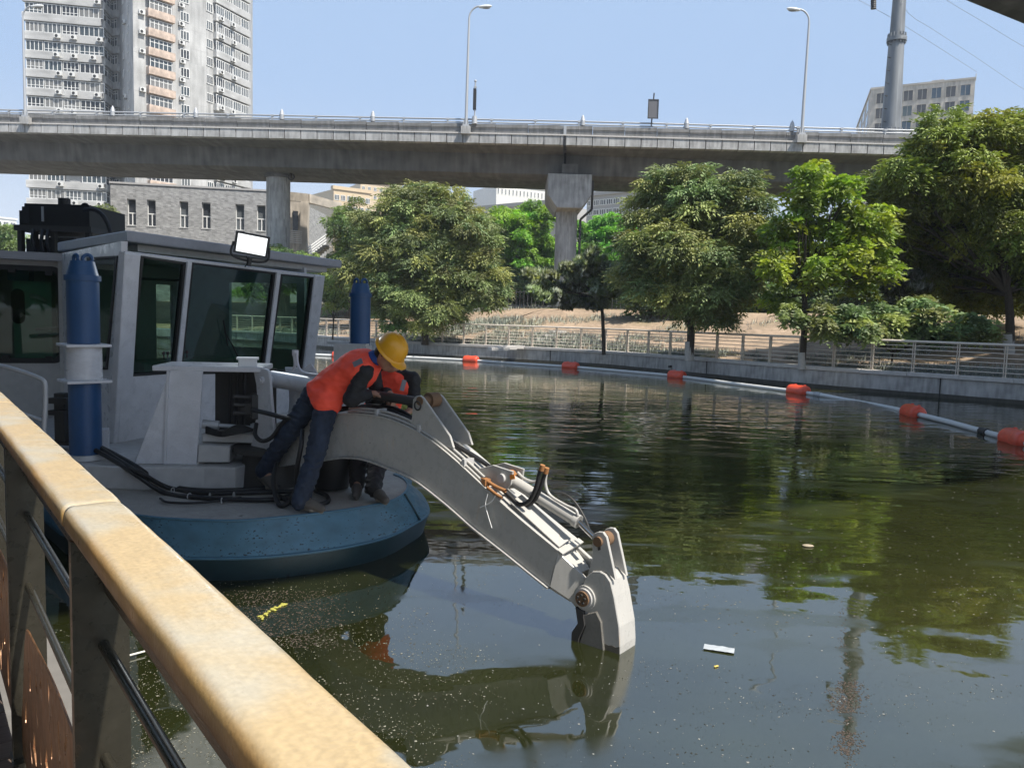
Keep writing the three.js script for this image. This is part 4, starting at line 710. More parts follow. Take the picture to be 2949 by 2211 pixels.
// cabin: front plane leans forward, panes placed in it
const cab = sub('cabin', boat);
{
  const F0 = gp(243, 957, PYF), U = V(0.318, 0, -0.948).normalize(), OUT = V(0.948, 0, 0.318).normalize(), VV = V(0, 1, 0).addScaledVector(OUT, 0.2).normalize(), N = U.clone().cross(VV).normalize(); if (N.dot(EYE.clone().sub(F0)) < 0) N.negate();
  const q = (x, y, o = 0) => onPlane(x, y, F0, N).addScaledVector(N, o);
  const P = (l, o = 0) => l.map(([x, y]) => q(x, y, o));
  const quads = [[[303, 551.6], [400, 566], [376.5, 806], [277.5, 813]], [[412, 566], [593.6, 588], [568, 806], [387, 808]], [[605.5, 591], [676, 598], [651, 800], [577, 803]]];
  const inset = (l, k) => { const c = l.reduce((s, [x, y]) => [s[0] + x / 4, s[1] + y / 4], [0, 0]); return l.map(([x, y]) => [x + (c[0] - x > 0 ? k : -k), y + (c[1] - y > 0 ? k : -k)]); };
  const holes = quads.map((l) => P(inset(l, 1)));
  const outline = P([[270, 543], [700, 596], [655, 905], [243, 957]]);
  add('front_wall', plate(outline, N.clone().negate(), 0.07, 0, holes), M.white, cab);
  quads.forEach((l, i) => {
    const k = 5.5 - i;
    add('window_gasket', plate(P(l, 0.012), N.clone().negate(), 0.05, 0.004, [P(inset(l, k), 0.012)]), M.gasket, cab);
    add('window_pane', plate(P(inset(l, k - 1.5), -0.012), N.clone().negate(), 0.004), M.glassDark, cab);
  });
  // roller blind half down and black bar in the first window
  add('window_bar', plate(P([[300, 600], [395, 604], [394, 609], [299, 605]], -0.02), N.clone().negate(), 0.03), M.gasket, cab);
  add('wiper', [tube(P([[520, 800], [505, 760], [480, 715]], 0.03), 0.009, 12, 5), tube(P([[486, 745], [477, 690]], 0.035), 0.008, 6, 5)], M.gasket, cab);
  // white mullions stand a little proud
  for (const l of [[[401, 564], [410, 565], [385, 808], [375, 808]], [[594.5, 587], [602.5, 588], [576, 800], [567.5, 800]]]) add('mullion', plate(P(l, 0.03), N.clone().negate(), 0.05, 0.004), M.white, cab);
  add('corner_post', plate(P([[266, 545], [300, 549], [276, 955], [242, 957]], 0.02), N.clone().negate(), 0.09, 0.008), M.white, cab);
  add('corner_post', plate(P([[678, 594], [699, 596], [662, 905], [640, 905]], 0.02), N.clone().negate(), 0.09, 0.006), M.white, cab);
  // side towards the quay: recedes to the engine room, window between posts
  const SD = V(-0.654, 0, -0.757).normalize(), SN = V(-0.757, 0, 0.654), F0t = q(270, 543);
  const S1 = F0.clone().addScaledVector(SD, 2.4), sideQ = (x, y, o = 0) => onPlane(x, y, F0.clone().addScaledVector(SD, 0.02), SN).addScaledVector(SN, o);
  const sy = (p, y) => p.clone().setY(y);
  const sTop = 2.86, sw = [[188, 556], [254, 552], [232, 798], [182, 800]];
  const so = [F0.clone(), F0t.clone().setY(sTop), sy(S1, sTop), sy(S1, PYF)].map((p) => p.addScaledVector(SN, -SN.dot(p.clone().sub(F0))));
  const sh = sw.map(([x, y]) => sideQ(x, y));
  add('side_wall', plate(so, SN.clone().negate(), 0.06, 0, [sh]), M.white, cab);
  add('window_gasket', plate(sh.map((p) => p.clone().addScaledVector(SN, 0.01)), SN.clone().negate(), 0.05, 0, [[[193, 561], [249, 557], [228, 792], [187, 794]].map(([x, y]) => sideQ(x, y, 0.01))]), M.gasket, cab);
  add('window_pane', plate([[190, 558], [252, 554], [230, 796], [184, 798]].map(([x, y]) => sideQ(x, y, -0.02)), SN.clone().negate(), 0.004), M.glassDark, cab);
  // far side and back: openings that show the bank through the glass
  const F1 = q(655, 905), F1t = q(700, 596);
  const BD = OUT.clone().negate(), R2 = F1.clone().addScaledVector(BD, 2.2), fy = (p, y) => p.clone().setY(y);
  const rw = [fy(F1, PYF), fy(F1, sTop), fy(R2, sTop), fy(R2, PYF)], mixp = (a, b, k, y) => a.clone().lerp(b, k).setY(y);
  const rn = U.clone();
  add('far_wall', plate(rw, rn, 0.06, 0, [[mixp(F1, R2, 0.06, 1.62), mixp(F1, R2, 0.06, 2.62), mixp(F1, R2, 0.62, 2.62), mixp(F1, R2, 0.62, 1.62)]]), M.white, cab);
  const back = [fy(S1, PYF), fy(S1, sTop), fy(R2, sTop), fy(R2, PYF)];
  const bn = back[3].clone().sub(back[0]).setY(0).normalize().cross(V(0, 1, 0)); if (bn.dot(OUT) > 0) bn.negate();
  const bq = (k, y) => S1.clone().lerp(R2, k).setY(y);
  add('back_wall', plate(back, bn, 0.06, 0, [[bq(0.72, 1.15), bq(0.72, 2.55), bq(0.88, 2.55), bq(0.88, 1.15)]]), M.whiteDirty, cab);
  add('cabin_floor', slab([F0, F1, R2, S1].map((p, i, l) => p.clone().lerp(l[(i + 2) % 4], 0.02)), PYF + 0.004, PYF + 0.05), M.darkSteel, cab);
  // seat, console and control levers inside
  const ci = q(470, 760).addScaledVector(OUT, -1.15).setY(0);
  add('seat', [box(ci.x, 1.28, ci.z, 0.5, 0.14, 0.5, 0.32, 0.05), box(ci.x - 0.26, 1.66, ci.z - 0.09, 0.14, 0.75, 0.48, 0.32, 0.05), box(ci.x - 0.27, 2.12, ci.z - 0.09, 0.1, 0.2, 0.28, 0.32, 0.04), box(ci.x, 1.0, ci.z, 0.2, 0.5, 0.2, 0.32)], M.blackPaint, cab);
  const cn = q(480, 840).addScaledVector(OUT, -0.32).setY(0);
  const ca = q(330, 840).addScaledVector(OUT, -0.35), cb = q(560, 840).addScaledVector(OUT, -0.35);
  add('console', bar(ca.setY(1.15), cb.setY(1.15), 0.45, 0.85), std([0.16, 0.24, 0.20], 0.5), cab);
  const knobs = []; for (let k = 0; k < 7; k++) { const p = q(425 + k * 8, 815).addScaledVector(OUT, -0.5).setY(1.63); knobs.push(rod(p.clone().setY(1.55), p, 0.008), new THREE.SphereGeometry(0.022, 8, 6).translate(p.x, p.y + 0.01, p.z)); }
  add('lever', knobs, std([0.5, 0.02, 0.02], 0.4), cab);
  // roof
  const RY = 3.03, R0 = gp(273, 497, RY), R1 = gp(737, 562, RY), RL = gp(123, 523, RY), R3 = RL.clone().add(R1.clone().sub(R0)).addScaledVector(OUT, -0.6);
  add('roof', slab([R0, R1, R3, RL], RY - 0.12, RY, 0.012), M.roof, cab);
  add('roof_lining', slab([R0, R1, R3, RL].map((p, i, l) => p.clone().lerp(l[(i + 2) % 4], 0.06)), RY - 0.20, RY - 0.123), M.whiteDirty, cab);
}
// engine room to the left: wall with large rounded window, roof with machinery
{
  const g = sub('engine_room', boat), A = at(139, 640, 10.3).setY(0), B = at(-160, 640, 9.7).setY(0), f = facadeFrame(B, A);
  const yT = f.yOf(60, 562), yB = PYF, wx0 = f.aOf(-30), wx1 = f.aOf(131, 660), wy0 = f.yOf(60, 779), wy1 = f.yOf(60, 578);
  const rr2 = (a0, a1, y0, y1, r, o) => { const pts = []; for (const [cx, cy, s] of [[a1 - r, y0 + r, -0.5], [a1 - r, y1 - r, 0], [a0 + r, y1 - r, 0.5], [a0 + r, y0 + r, 1]]) for (let k = 0; k <= 5; k++) { const a = (s + k / 10) * Math.PI; pts.push(f.P(cx + Math.cos(a) * r, cy + Math.sin(a) * r, o)); } return pts; };
  add('wall', plate([f.P(-2, yB), f.P(f.L, yB), f.P(f.L, yT), f.P(-2, yT)], f.n.clone().negate(), 0.08, 0, [rr2(wx0, wx1, wy0, wy1, 0.1, 0)]), M.whiteDirty, g);
  add('window_gasket', plate(rr2(wx0 - 0.03, wx1 + 0.03, wy0 - 0.03, wy1 + 0.03, 0.12, 0.02), f.n.clone().negate(), 0.06, 0, [rr2(wx0 + 0.035, wx1 - 0.035, wy0 + 0.035, wy1 - 0.035, 0.08, 0.02)]), M.gasket, g);
  add('window_pane', plate(rr2(wx0 + 0.02, wx1 - 0.02, wy0 + 0.02, wy1 - 0.02, 0.08, -0.02), f.n.clone().negate(), 0.004), M.glassDark, g);
  for (const [x, y] of [[25, 583], [105, 590], [12, 772], [105, 774]]) { const a = f.aOf(x, y); add('window_clip', f.box(a - 0.04, a + 0.04, f.yOf(x, y) - 0.03, f.yOf(x, y) + 0.03, 0.0, 0.05), M.gasket, g); }
  add('side_wall', plate([f.P(f.L - 0.02, yB, -0.02), f.P(f.L - 0.02, yT, -0.02), f.P(f.L - 0.02, yT, -2.5), f.P(f.L - 0.02, yB, -2.5)], f.u, 0.05), M.whiteDirty, g);
  add('roof', f.box(-2.2, f.L + 0.12, yT, yT + 0.1, -3, 0.2), M.roof, g);
  add('back_wall', f.box(-2, f.L - 0.05, yB, yT - 0.01, -2.6, -2.5), M.whiteDirty, g);
  // things seen through the pane: pale locker with a dark window, pipes
  const o = -0.3; add('locker', [f.box(f.aOf(8), f.aOf(95), wy0 - 0.2, f.yOf(60, 606), o - 0.4, o)], std([0.52, 0.70, 0.60], 0.6), g);
  add('locker_window', plate(rr2(f.aOf(14, 650), f.aOf(44, 650), f.yOf(30, 700), f.yOf(30, 622), 0.08, o + 0.015), f.n, 0.02), M.gasket, g);
  add('locker_handle', tube([f.P(f.aOf(50), f.yOf(60, 638), o + 0.05), f.P(f.aOf(70), f.yOf(60, 641), o + 0.1), f.P(f.aOf(82), f.yOf(60, 648), o + 0.06)], 0.03, 12), M.frameWhite, g);
  add('pipe', [tube([f.P(f.aOf(60), f.yOf(60, 712), o + 0.12), f.P(f.aOf(125), f.yOf(60, 706), o + 0.12)], 0.02, 4), tube([f.P(f.aOf(66), f.yOf(60, 725), o + 0.12), f.P(f.aOf(120), f.yOf(60, 718), o + 0.12)], 0.015, 4)], M.galv, g);
  add('engine_drum', [f.box(f.aOf(0), f.aOf(48), f.yOf(20, 604), f.yOf(20, 570), o - 0.3, o + 0.1)], std([0.05, 0.16, 0.28], 0.5), g);
  // black cooler box on its frame above the roof
  const c = sub('cooler', boat), ca = facadeFrame(at(52, 470, 11.0).setY(0), at(192, 470, 11.0).setY(0)), cy0 = ca.yOf(120, 488), cy1 = ca.yOf(120, 450);
  add('cooler_box', [ca.box(0, ca.L, cy0, cy1 + 0.06, -1.0, 0), ca.box(ca.aOf(44), ca.aOf(60), cy0 + 0.02, ca.yOf(50, 446), -0.9, 0.02)], M.blackPaint, c);
  add('cooler_end', ca.box(ca.aOf(36), ca.aOf(51), ca.yOf(40, 487), ca.yOf(40, 454), -0.8, 0.0), M.blackPaint, c);
  add('filler_cap', [new THREE.CylinderGeometry(0.08, 0.08, 0.12, 12).translate(...ca.P(ca.aOf(108), cy1 + 0.12, -0.3).toArray()), ca.box(ca.aOf(100), ca.aOf(117), ca.yOf(108, 446), ca.yOf(108, 437), -0.4, -0.2)], M.blackPaint, c);
  add('lifting_eye', [ca.box(ca.aOf(146), ca.aOf(162), ca.yOf(150, 450), ca.yOf(150, 445), -0.4, -0.2), new THREE.TorusGeometry(0.05, 0.018, 6, 12).translate(...ca.P(ca.aOf(154), ca.yOf(154, 441), -0.3).toArray())], M.blackPaint, c);
  add('sight_glass', ca.box(ca.aOf(86), ca.aOf(90), ca.yOf(88, 478), ca.yOf(88, 446), 0.0, 0.02), M.galv, c);
  add('support_frame', [ca.box(-0.12, ca.L + 0.05, cy0 - 0.08, cy0, -1.1, 0.06), ...[38, 68, 110, 186].map((x) => ca.box(ca.aOf(x) - 0.03, ca.aOf(x) + 0.03, yT + 0.1, cy0 - 0.08, -0.05, 0.03)), ca.box(ca.aOf(90), ca.aOf(150), cy0 - 0.19, cy0 - 0.15, -0.1, -0.05)], M.darkSteel, c);
  add('motor', [ca.box(ca.aOf(30), ca.aOf(66), yT + 0.1, ca.yOf(50, 512), -0.9, -0.2), ca.box(ca.aOf(72), ca.aOf(118), yT + 0.08, ca.yOf(90, 508), -0.8, -0.25)], M.darkSteel, c);
  const hs = []; for (const [x0, x1] of [[72, 82], [92, 100], [104, 112]]) hs.push(tube([ca.P(ca.aOf(x0), cy0 - 0.06, 0.05), ca.P(ca.aOf(x0) + 0.03, cy0 - 0.22, 0.14), ca.P(ca.aOf(x1), yT + 0.12, 0.1)], 0.025, 12)); 
  hs.push(tube([[180, 453], [200, 452], [218, 462], [230, 480], [237, 500]].map(([x, y]) => at(x, y, 10.7)), 0.028, 24)); add('cooler_hose', hs, M.rubber, c);
}
// floodlight on the roof edge
{
  const g = sub('floodlight', boat), c = at(543, 528, 9.55), z = V(0.35, -0.12, 0.93).normalize(), x = V(0, 1, 0).cross(z).normalize().applyAxisAngle(z, -0.14), y = z.clone().cross(x), m = (o) => basis(x, y, z, c.clone().addScaledVector(z, o));
  const k = 9.55 / F, w = 70 * k, h = 46 * k;
  add('housing', [new RoundedBoxGeometry(w, h, 0.1, 2, 0.015).applyMatrix4(m(-0.055)), ...Array.from({ length: 6 }, (_, i) => new THREE.BoxGeometry(0.012, h * 0.7, 0.06).translate((i - 2.5) * w / 7, 0, -0.13).applyMatrix4(m(0)))], M.darkSteel, g);
  const fr = new THREE.Shape([[-w / 2, -h / 2], [w / 2, -h / 2], [w / 2, h / 2], [-w / 2, h / 2]].map((p) => new THREE.Vector2(...p))); fr.holes.push(new THREE.Path([[-w * 0.43, -h * 0.41], [w * 0.43, -h * 0.41], [w * 0.43, h * 0.41], [-w * 0.43, h * 0.41]].map((p) => new THREE.Vector2(...p))));
  add('bezel', new THREE.ExtrudeGeometry(fr, { depth: 0.025, bevelEnabled: false }).applyMatrix4(m(-0.004)), M.darkSteel, g);
  add('lamp_glass', new THREE.BoxGeometry(w * 0.86, h * 0.82, 0.006).applyMatrix4(m(0.004)), std([0.8, 0.8, 0.8], 0.2, { emissive: lin(0.95, 1.0, 1.0), emissiveIntensity: 0.85 }), g);
  add('bracket', [tube([c.clone().addScaledVector(x, -w * 0.53), c.clone().addScaledVector(x, -w * 0.53).addScaledVector(y, -h * 0.62), c.clone().addScaledVector(x, w * 0.5).addScaledVector(y, -h * 0.62), c.clone().addScaledVector(x, w * 0.53)], 0.014, 30), rod(c.clone().addScaledVector(y, -h * 0.62), c.clone().addScaledVector(y, -h * 0.62 - 0.1), 0.03)], M.darkSteel, g);
  add('cable', tube([[531, 552], [536, 566], [528, 576]].map(([a, b]) => at(a, b, 9.5)), 0.008, 12, 5), M.rubber, g);
  const l = new THREE.SpotLight(new THREE.Color(0.95, 1, 1), 3, 0, 1.1, 0.6, 2); l.position.copy(c).addScaledVector(z, 0.06); l.target.position.copy(c).addScaledVector(z, 5); l.castShadow = true; l.name = 'floodlight_beam'; scene.add(l, l.target);
}
// blue piles through white sleeves
function pile(x, yTop, yBot, d, w, base, sleeve) {
  const g = sub('pile', boat), r = w / 2 / F * d, p = at(x, 750, d), yT = at(x, yTop, d).y;
  add('tube', [new THREE.CylinderGeometry(r, r, yT - base, 28).translate(p.x, (yT + base) / 2, p.z)], M.blue, g);
  add('cap', [new THREE.CylinderGeometry(r * 1.12, r * 1.12, 0.05, 28).translate(p.x, yT - 0.02, p.z), new THREE.CylinderGeometry(r * 0.75, r, 0.14, 24).translate(p.x, yT + 0.07, p.z)], M.blue, g);
  for (const a of [-0.6, 0.5]) { const e = new THREE.TorusGeometry(0.04, 0.017, 6, 14).rotateY(a).translate(p.x + a * 0.1, yT + 0.16, p.z); add('lifting_eye', e, M.blue, g); }
  if (sleeve) {
    const [s0, s1, s2] = sleeve.map((y) => at(x, y, d).y);
    add('sleeve', new THREE.CylinderGeometry(r * 1.1, r * 1.1, s0 - s1, 28).translate(p.x, (s0 + s1) / 2, p.z), M.white, g);
    for (const y of [s0, s1]) add('flange', box(p.x, y, p.z, r * 2.75, 0.028, r * 2.75, 0.75, 0.008), M.white, g);
    add('foot_ring', new THREE.CylinderGeometry(r * 1.15, r * 1.25, 0.05, 28).translate(p.x, base + 0.03, p.z), M.whiteDirty, g);
  }
}
pile(180, 596, 990, 7.42, 64, PYF, [745, 822, 990]);
pile(777, 634, 760, 10.8, 43, DY, null);
{ const p = at(762, 746, 10.7); add('pile_guide', [box(p.x, p.y, p.z, 0.42, 0.06, 0.4), box(p.x - 0.2, p.y + 0.03, p.z, 0.3, 0.03, 0.08), box(p.x, p.y - 0.6, p.z, 0.44, 1.2, 0.42)], M.whiteDirty, boat); }
// handrail on the left deck, toolbox and bollard beside the pile
{
  const g = sub('deck_rail', boat), t2 = (l, r, d) => tube(l.map(([x, y]) => at(x, y, d)), r, 40, 8);
  add('rail', t2([[-30, 785], [20, 795], [80, 815], [94, 824], [97, 850], [94, 920], [93, 940]], 0.02, 6.6), M.galv, g);
  add('rail', t2([[-10, 868], [40, 890], [90, 908]], 0.016, 6.6), M.galv, g);
  const p = at(134, 905, 7.9); add('valve_block', [box(p.x, p.y + 0.02, p.z, 0.1, 0.5, 0.12), box(p.x + 0.02, p.y + 0.2, p.z + 0.04, 0.18, 0.06, 0.16), box(p.x + 0.01, p.y + 0.08, p.z + 0.04, 0.16, 0.05, 0.18), box(p.x, p.y - 0.24, p.z, 0.24, 0.03, 0.2)], M.blackPaint, g);
  const q = at(219, 950, 7.9); add('junction_box', box(q.x, q.y, q.z, 0.13, 0.24, 0.14, 0.4, 0.01), M.white, g);
}
// slanted mount plates and table in front of the cabin
{
  const g = sub('arm_mount', boat), d = 7.5;
  const base = (x) => gp(x, 1003, PYF), A = base(290), Bp = base(432), n = Bp.clone().sub(A).cross(V(0, 1, 0)).normalize(); if (n.dot(EYE.clone().sub(A)) < 0) n.negate();
  const q = (x, y, o = 0) => onPlane(x, y, A, n).addScaledVector(n, o);
  add('mount_plate', plate([q(289, 1001), q(424, 1004), q(437, 802), q(368, 796)], n.clone().negate(), 0.03, 0.006), M.white, g);
  // flank that leans back to the cabin side
  const bk = n.clone().multiplyScalar(-0.62).add(V(-0.1, 0, 0));
  add('mount_plate', quad([q(289, 1001, -0.01), q(368, 796, -0.01), q(368, 796, -0.01).add(bk), q(289, 1001, -0.01).add(bk)], 0.025, V(1, 0, 0)), M.white, g);
  add('mount_rib', bar(q(363, 800, 0.012), q(356, 1002, 0.012), 0.02, 0.02, V(1, 0, 0)), M.white, g);
  const T0 = q(330, 789), ty = T0.y; const tt = [[330, 789], [371, 799], [556, 806], [572, 800], [560, 791], [420, 786]].map(([x, y]) => gp(x, y, ty));
  const tb = [q(328, 790), q(372, 800), q(560, 806), q(566, 797)].map((p) => p.setY(ty)); tb.push(tb[3].clone().addScaledVector(n, -0.62), tb[0].clone().addScaledVector(n, -0.62));
  add('mount_table', slab(tb, ty - 0.05, ty, 0.006), M.white, g);
  add('mount_foot', plate([q(428, 960, 0.02), q(497, 963, 0.02), q(495, 998, 0.02), q(426, 998, 0.02)], n.clone().negate(), 0.35, 0.01), M.whiteDirty, g);
  add('cross_beam', plate([q(430, 940, -0.1), q(566, 940, -0.1), q(566, 962, -0.1), q(430, 958, -0.1)], n.clone().negate(), 0.25, 0.01), M.whiteDirty, g);
  add('back_plate', plate([q(432, 806, -0.6), q(575, 806, -0.6), q(575, 1000, -0.6), q(432, 1000, -0.6)], n.clone().negate(), 0.02), M.darkSteel, g);
  const v = []; for (const x of [478, 494, 510]) v.push(rod(q(x, 812, -0.4), q(x - 4, 945, -0.4), 0.018)); add('conduit', v, M.rubber, g);
  add('slew_cylinder', [rod(q(430, 919, -0.12), q(466, 922, -0.12), 0.045), rod(q(466, 922, -0.12), q(560, 930, -0.14), 0.02), box(...q(548, 928, -0.14).toArray(), 0.1, 0.08, 0.08)], M.galv, g);
  const hz = []; for (let k = 0; k < 5; k++) hz.push(tube([q(440, 925 + k * 3, -0.08), q(480, 932 + k * 2, 0.02), q(515, 918 + k * 4, 0.02), q(545, 930, -0.05)], 0.012, 20, 6)); add('hydraulic_hose', hz, M.rubber, g);
  const vb = q(555, 880, -0.12); add('valve_block', [box(vb.x, vb.y, vb.z, 0.16, 0.24, 0.18, 0.4, 0.01), box(vb.x - 0.1, vb.y - 0.02, vb.z, 0.12, 0.1, 0.12), ...[-0.08, 0, 0.08].map((o) => rod(V(vb.x - 0.05, vb.y + o, vb.z), V(vb.x - 0.22, vb.y + o + 0.02, vb.z + 0.1), 0.02))], M.darkSteel, g);
  add('cable_box', [box(...q(530, 788, -0.1).toArray(), 0.17, 0.13, 0.12, 0.3, 0.01), box(...q(530, 775, -0.1).toArray(), 0.2, 0.02, 0.14, 0.3)], M.frameWhite, g);
}
// ---------------------------------------------------------------- digging arm
const armO = at(700, 950, 6.85), armU = at(1300, 950, 5.06).sub(armO).setY(0).normalize(), armW = V(armU.z, 0, -armU.x).normalize();   // armW points away
if (armW.z > 0) armW.negate();
const aq = (x, y, w = 0) => onPlane(x, y, armO.clone().addScaledVector(armW, w), armW);
const al = (l, w = 0) => l.map(([x, y]) => aq(x, y, w));
// an outline drawn on the near face, moved away by w without changing its shape
const am = (l, w) => al(l).map((p) => p.addScaledVector(armW, w));
const arm = sub('digging_arm', boat);
{
  const BW = 0.27;
  const topE = smooth2([[566, 936], [600, 915], [650, 904], [690, 899], [726, 897], [772, 895], [827, 903], [877, 922], [924, 949], [978, 992], [1041, 1050], [1115, 1117], [1205, 1192]], 40);
  const botE = smooth2([[1186, 1268], [1157, 1245], [1095, 1195], [1025, 1140], [963, 1086], [893, 1033], [831, 1006], [784, 990], [741, 987], [706, 992], [650, 998], [597, 1004], [567, 985]], 40);
  add('boom', plate([...al(topE), ...al(botE)], armW, BW, 0.004), M.whiteBoom, arm);
  // flanges: top and bottom plates stand proud of the side
  const strip = (l, up, w0, w1, t) => { const pts = al(l), pos = [], idx = [], uv = []; let s = 0; pts.forEach((p, i) => { if (i) s += p.distanceTo(pts[i - 1]); const d = (pts[i + 1] ?? p).clone().sub(pts[i - 1] ?? p).normalize(), nrm = armW.clone().cross(d).normalize(); if (nrm.y * up < 0) nrm.negate(); for (const [w, h] of [[w0, 0], [w0, t], [w1, t], [w1, 0], [w0, 0]]) { const q = p.clone().addScaledVector(armW, w).addScaledVector(nrm, h); pos.push(...q.toArray()); uv.push(s, w + h); } }); for (let i = 0; i + 1 < pts.length; i++) for (let j = 0; j < 4; j++) { const a = i * 5 + j; idx.push(a, a + 5, a + 1, a + 1, a + 5, a + 6); } let g = new THREE.BufferGeometry(); g.setAttribute('position', new THREE.Float32BufferAttribute(pos, 3)); g.setAttribute('uv', new THREE.Float32BufferAttribute(uv, 2)); g.setIndex(idx); return toCreasedNormals(g, 0.5); };
  add('bottom_flange', strip(botE.slice(0, 38), -1, -0.022, BW + 0.02, 0.012), M.whiteBoom, arm);
  add('top_flange', strip(topE.slice(2), 1, -0.008, BW + 0.02, 0.012), M.whiteBoom, arm);
  add('foot_boss', rod(aq(583, 955, -0.05), aq(583, 955, -0.05).addScaledVector(armW, BW + 0.1), 0.11, 0.11, 20), M.white, arm);
  // narrowing end: cheek plates towards the pivot
  const eN = [aq(1205, 1192, 0.0), aq(1258, 1242, 0.05), aq(1281, 1268, 0.075), aq(1290, 1290, 0.08), aq(1284, 1310, 0.08), aq(1264, 1321, 0.075), aq(1243, 1312, 0.06), aq(1231, 1297, 0.05), aq(1187, 1267, 0.0)];
  const far = [aq(1205, 1192), aq(1258, 1242), aq(1281, 1268), aq(1290, 1290), aq(1264, 1321), aq(1231, 1297), aq(1187, 1267)].map((p) => p.addScaledVector(armW, BW - 0.05));
  const slant = armU.clone().multiplyScalar(0.3).addScaledVector(armW, 1).normalize();
  const en = eN.map((p) => p); { const o = en[0], nn = slant; const flat = [[1205, 1192], [1258, 1242], [1281, 1268], [1290, 1290], [1284, 1310], [1264, 1321], [1243, 1312], [1231, 1297], [1187, 1267]].map(([x, y]) => onPlane(x, y, o, new THREE.Vector3().copy(armW).addScaledVector(armU, -0.3).normalize())); add('end_cheek', plate(flat, armW.clone().addScaledVector(armU, -0.3), 0.03, 0.004), M.whiteBoom, arm); }
  add('end_cheek', plate(far, armW, 0.03, 0.004), M.whiteBoom, arm);
  add('end_bottom', quad([aq(1186, 1267, 0.03), aq(1232, 1296, 0.06), aq(1232, 1296, 0.06).addScaledVector(armW, 0.14), aq(1186, 1267, 0.03).addScaledVector(armW, 0.2)], 0.012, V(0, -1, 0)), M.whiteBoom, arm);
  add('end_web', quad([aq(1208, 1196, 0.03), aq(1250, 1238, 0.05), aq(1250, 1238, 0.05).addScaledVector(armW, 0.14), aq(1208, 1196, 0.03).addScaledVector(armW, 0.2)], 0.012, V(0, -1, 0)), M.whiteBoom, arm);
  // pivot boss: rings and a muddy pin
  const pv = aq(1262, 1291, 0.02), ring = (r, a, b, m, n) => add(n, rod(pv.clone().addScaledVector(armW, a), pv.clone().addScaledVector(armW, b), r, r, 26), m, arm);
  ring(0.085, -0.005, 0.3, M.whiteBoom, 'pivot_boss'); ring(0.068, -0.02, 0.0, M.whiteDirty, 'pivot_ring'); ring(0.052, -0.035, 0.0, M.rustSteel, 'pivot_cap');
  add('pivot_bolt', [0, 1, 2, 3, 4].map((k) => { const a = k * 1.2566 + 0.3, o = pv.clone().addScaledVector(armU, Math.cos(a) * 0.028).add(V(0, Math.sin(a) * 0.028, 0)); return rod(o.clone().addScaledVector(armW, -0.047), o.clone().addScaledVector(armW, -0.03), 0.009, 0.009, 6); }), M.darkSteel, arm);

  // stick that dips into the water
  const stick = [[1245, 1317], [1250, 1275], [1258, 1250], [1274, 1236], [1290, 1236], [1302, 1243], [1313, 1259], [1321, 1292], [1332, 1358], [1334, 1400], [1332, 1440], [1322, 1520], [1300, 1560], [1225, 1540], [1229, 1440], [1235, 1366], [1247, 1348]];
  add('stick', plate(am(stick, 0.03), armW, 0.21, 0.005), M.whiteBoom, arm);
  // muddy recess plate of the near side and inner edge with its shade painted in dark
  add('mud_crust', plate(am([[1250, 1330], [1285, 1322], [1296, 1345], [1302, 1410], [1300, 1425], [1245, 1400], [1262, 1352]], 0.012), armW, 0.02, 0.006), std([0.30, 0.285, 0.25], 0.95, { map: rep(speck, 6), bumpMap: rep(bumpFine, 8), bumpScale: 0.03 }), arm);
  add('painted_shade_edge', plate(am([[1241, 1312], [1258, 1320], [1262, 1352], [1250, 1378], [1245, 1402], [1231, 1412], [1233, 1366], [1246, 1347]], 0.004), armW, 0.05, 0.004), M.darkSteel, arm);
  const wet = std([0.15, 0.135, 0.11], 0.3, { map: rep(dirtFine, 3) });
  const tide = []; for (let k = 0; k <= 12; k++) tide.push([mix(1236, 1333, k / 12), mix(1372, 1402, k / 12) + 9 * fbm(k * 0.7, 1, 3) * 2]);
  add('tide_mark', plate(am([...tide, [1333.5, 1440], [1300, 1470], [1232, 1440]], 0.0275), armW, 0.003), wet, arm);
  const earN = [[1260, 1247], [1270, 1214], [1272, 1160], [1276, 1154], [1284, 1151], [1294, 1152], [1302, 1163], [1313, 1214], [1322, 1258], [1301, 1239], [1278, 1235]];
  add('stick_ear', plate(am(earN, 0.045), armW, 0.024, 0.004), M.whiteBoom, arm); add('stick_ear', plate(am(earN, 0.185), armW, 0.024, 0.004), M.whiteBoom, arm);
  const ep = aq(1285, 1172).addScaledVector(armW, 0.045); add('ear_pin', [rod(ep.clone().addScaledVector(armW, -0.02), ep.clone().addScaledVector(armW, 0.19), 0.034, 0.034, 18), rod(ep.clone().addScaledVector(armW, 0.06), ep.clone().addScaledVector(armW, 0.12), 0.05, 0.05, 18)], M.rustSteel, arm);
  add('ear_slot', plate([[1281, 1163], [1288, 1163], [1290, 1190], [1284, 1192]].map(([x, y]) => aq(x, y).addScaledVector(armW, 0.04)), armW, 0.01, 0.001), M.darkSteel, arm);

  // stick cylinder on top of the boom with its bracket
  const cw = 0.15, c0 = aq(1080, 1031).addScaledVector(armW, 0), cA = aq(1104, 1036, cw), cB = aq(1250, 1127, cw), cC = aq(1283, 1160, cw);
  const brk = [[1033, 1040], [1033, 1012], [1064, 1004], [1107, 1018], [1103, 1046], [1090, 1060], [1060, 1062]];
  add('cylinder_bracket', plate(al(brk, 0.07), armW, 0.018, 0.003), M.whiteBoom, arm); add('cylinder_bracket', plate(al(brk, 0.07).map((p) => p.addScaledVector(armW, 0.13)), armW, 0.018, 0.003), M.whiteBoom, arm);
  const pn = aq(1082, 1033, 0.06); add('bracket_pin', [rod(pn.clone(), pn.clone().addScaledVector(armW, 0.18), 0.022, 0.022, 14), rod(pn.clone().addScaledVector(armW, -0.012), pn.clone().addScaledVector(armW, 0.01), 0.036, 0.036, 16)], M.whiteDirty, arm);
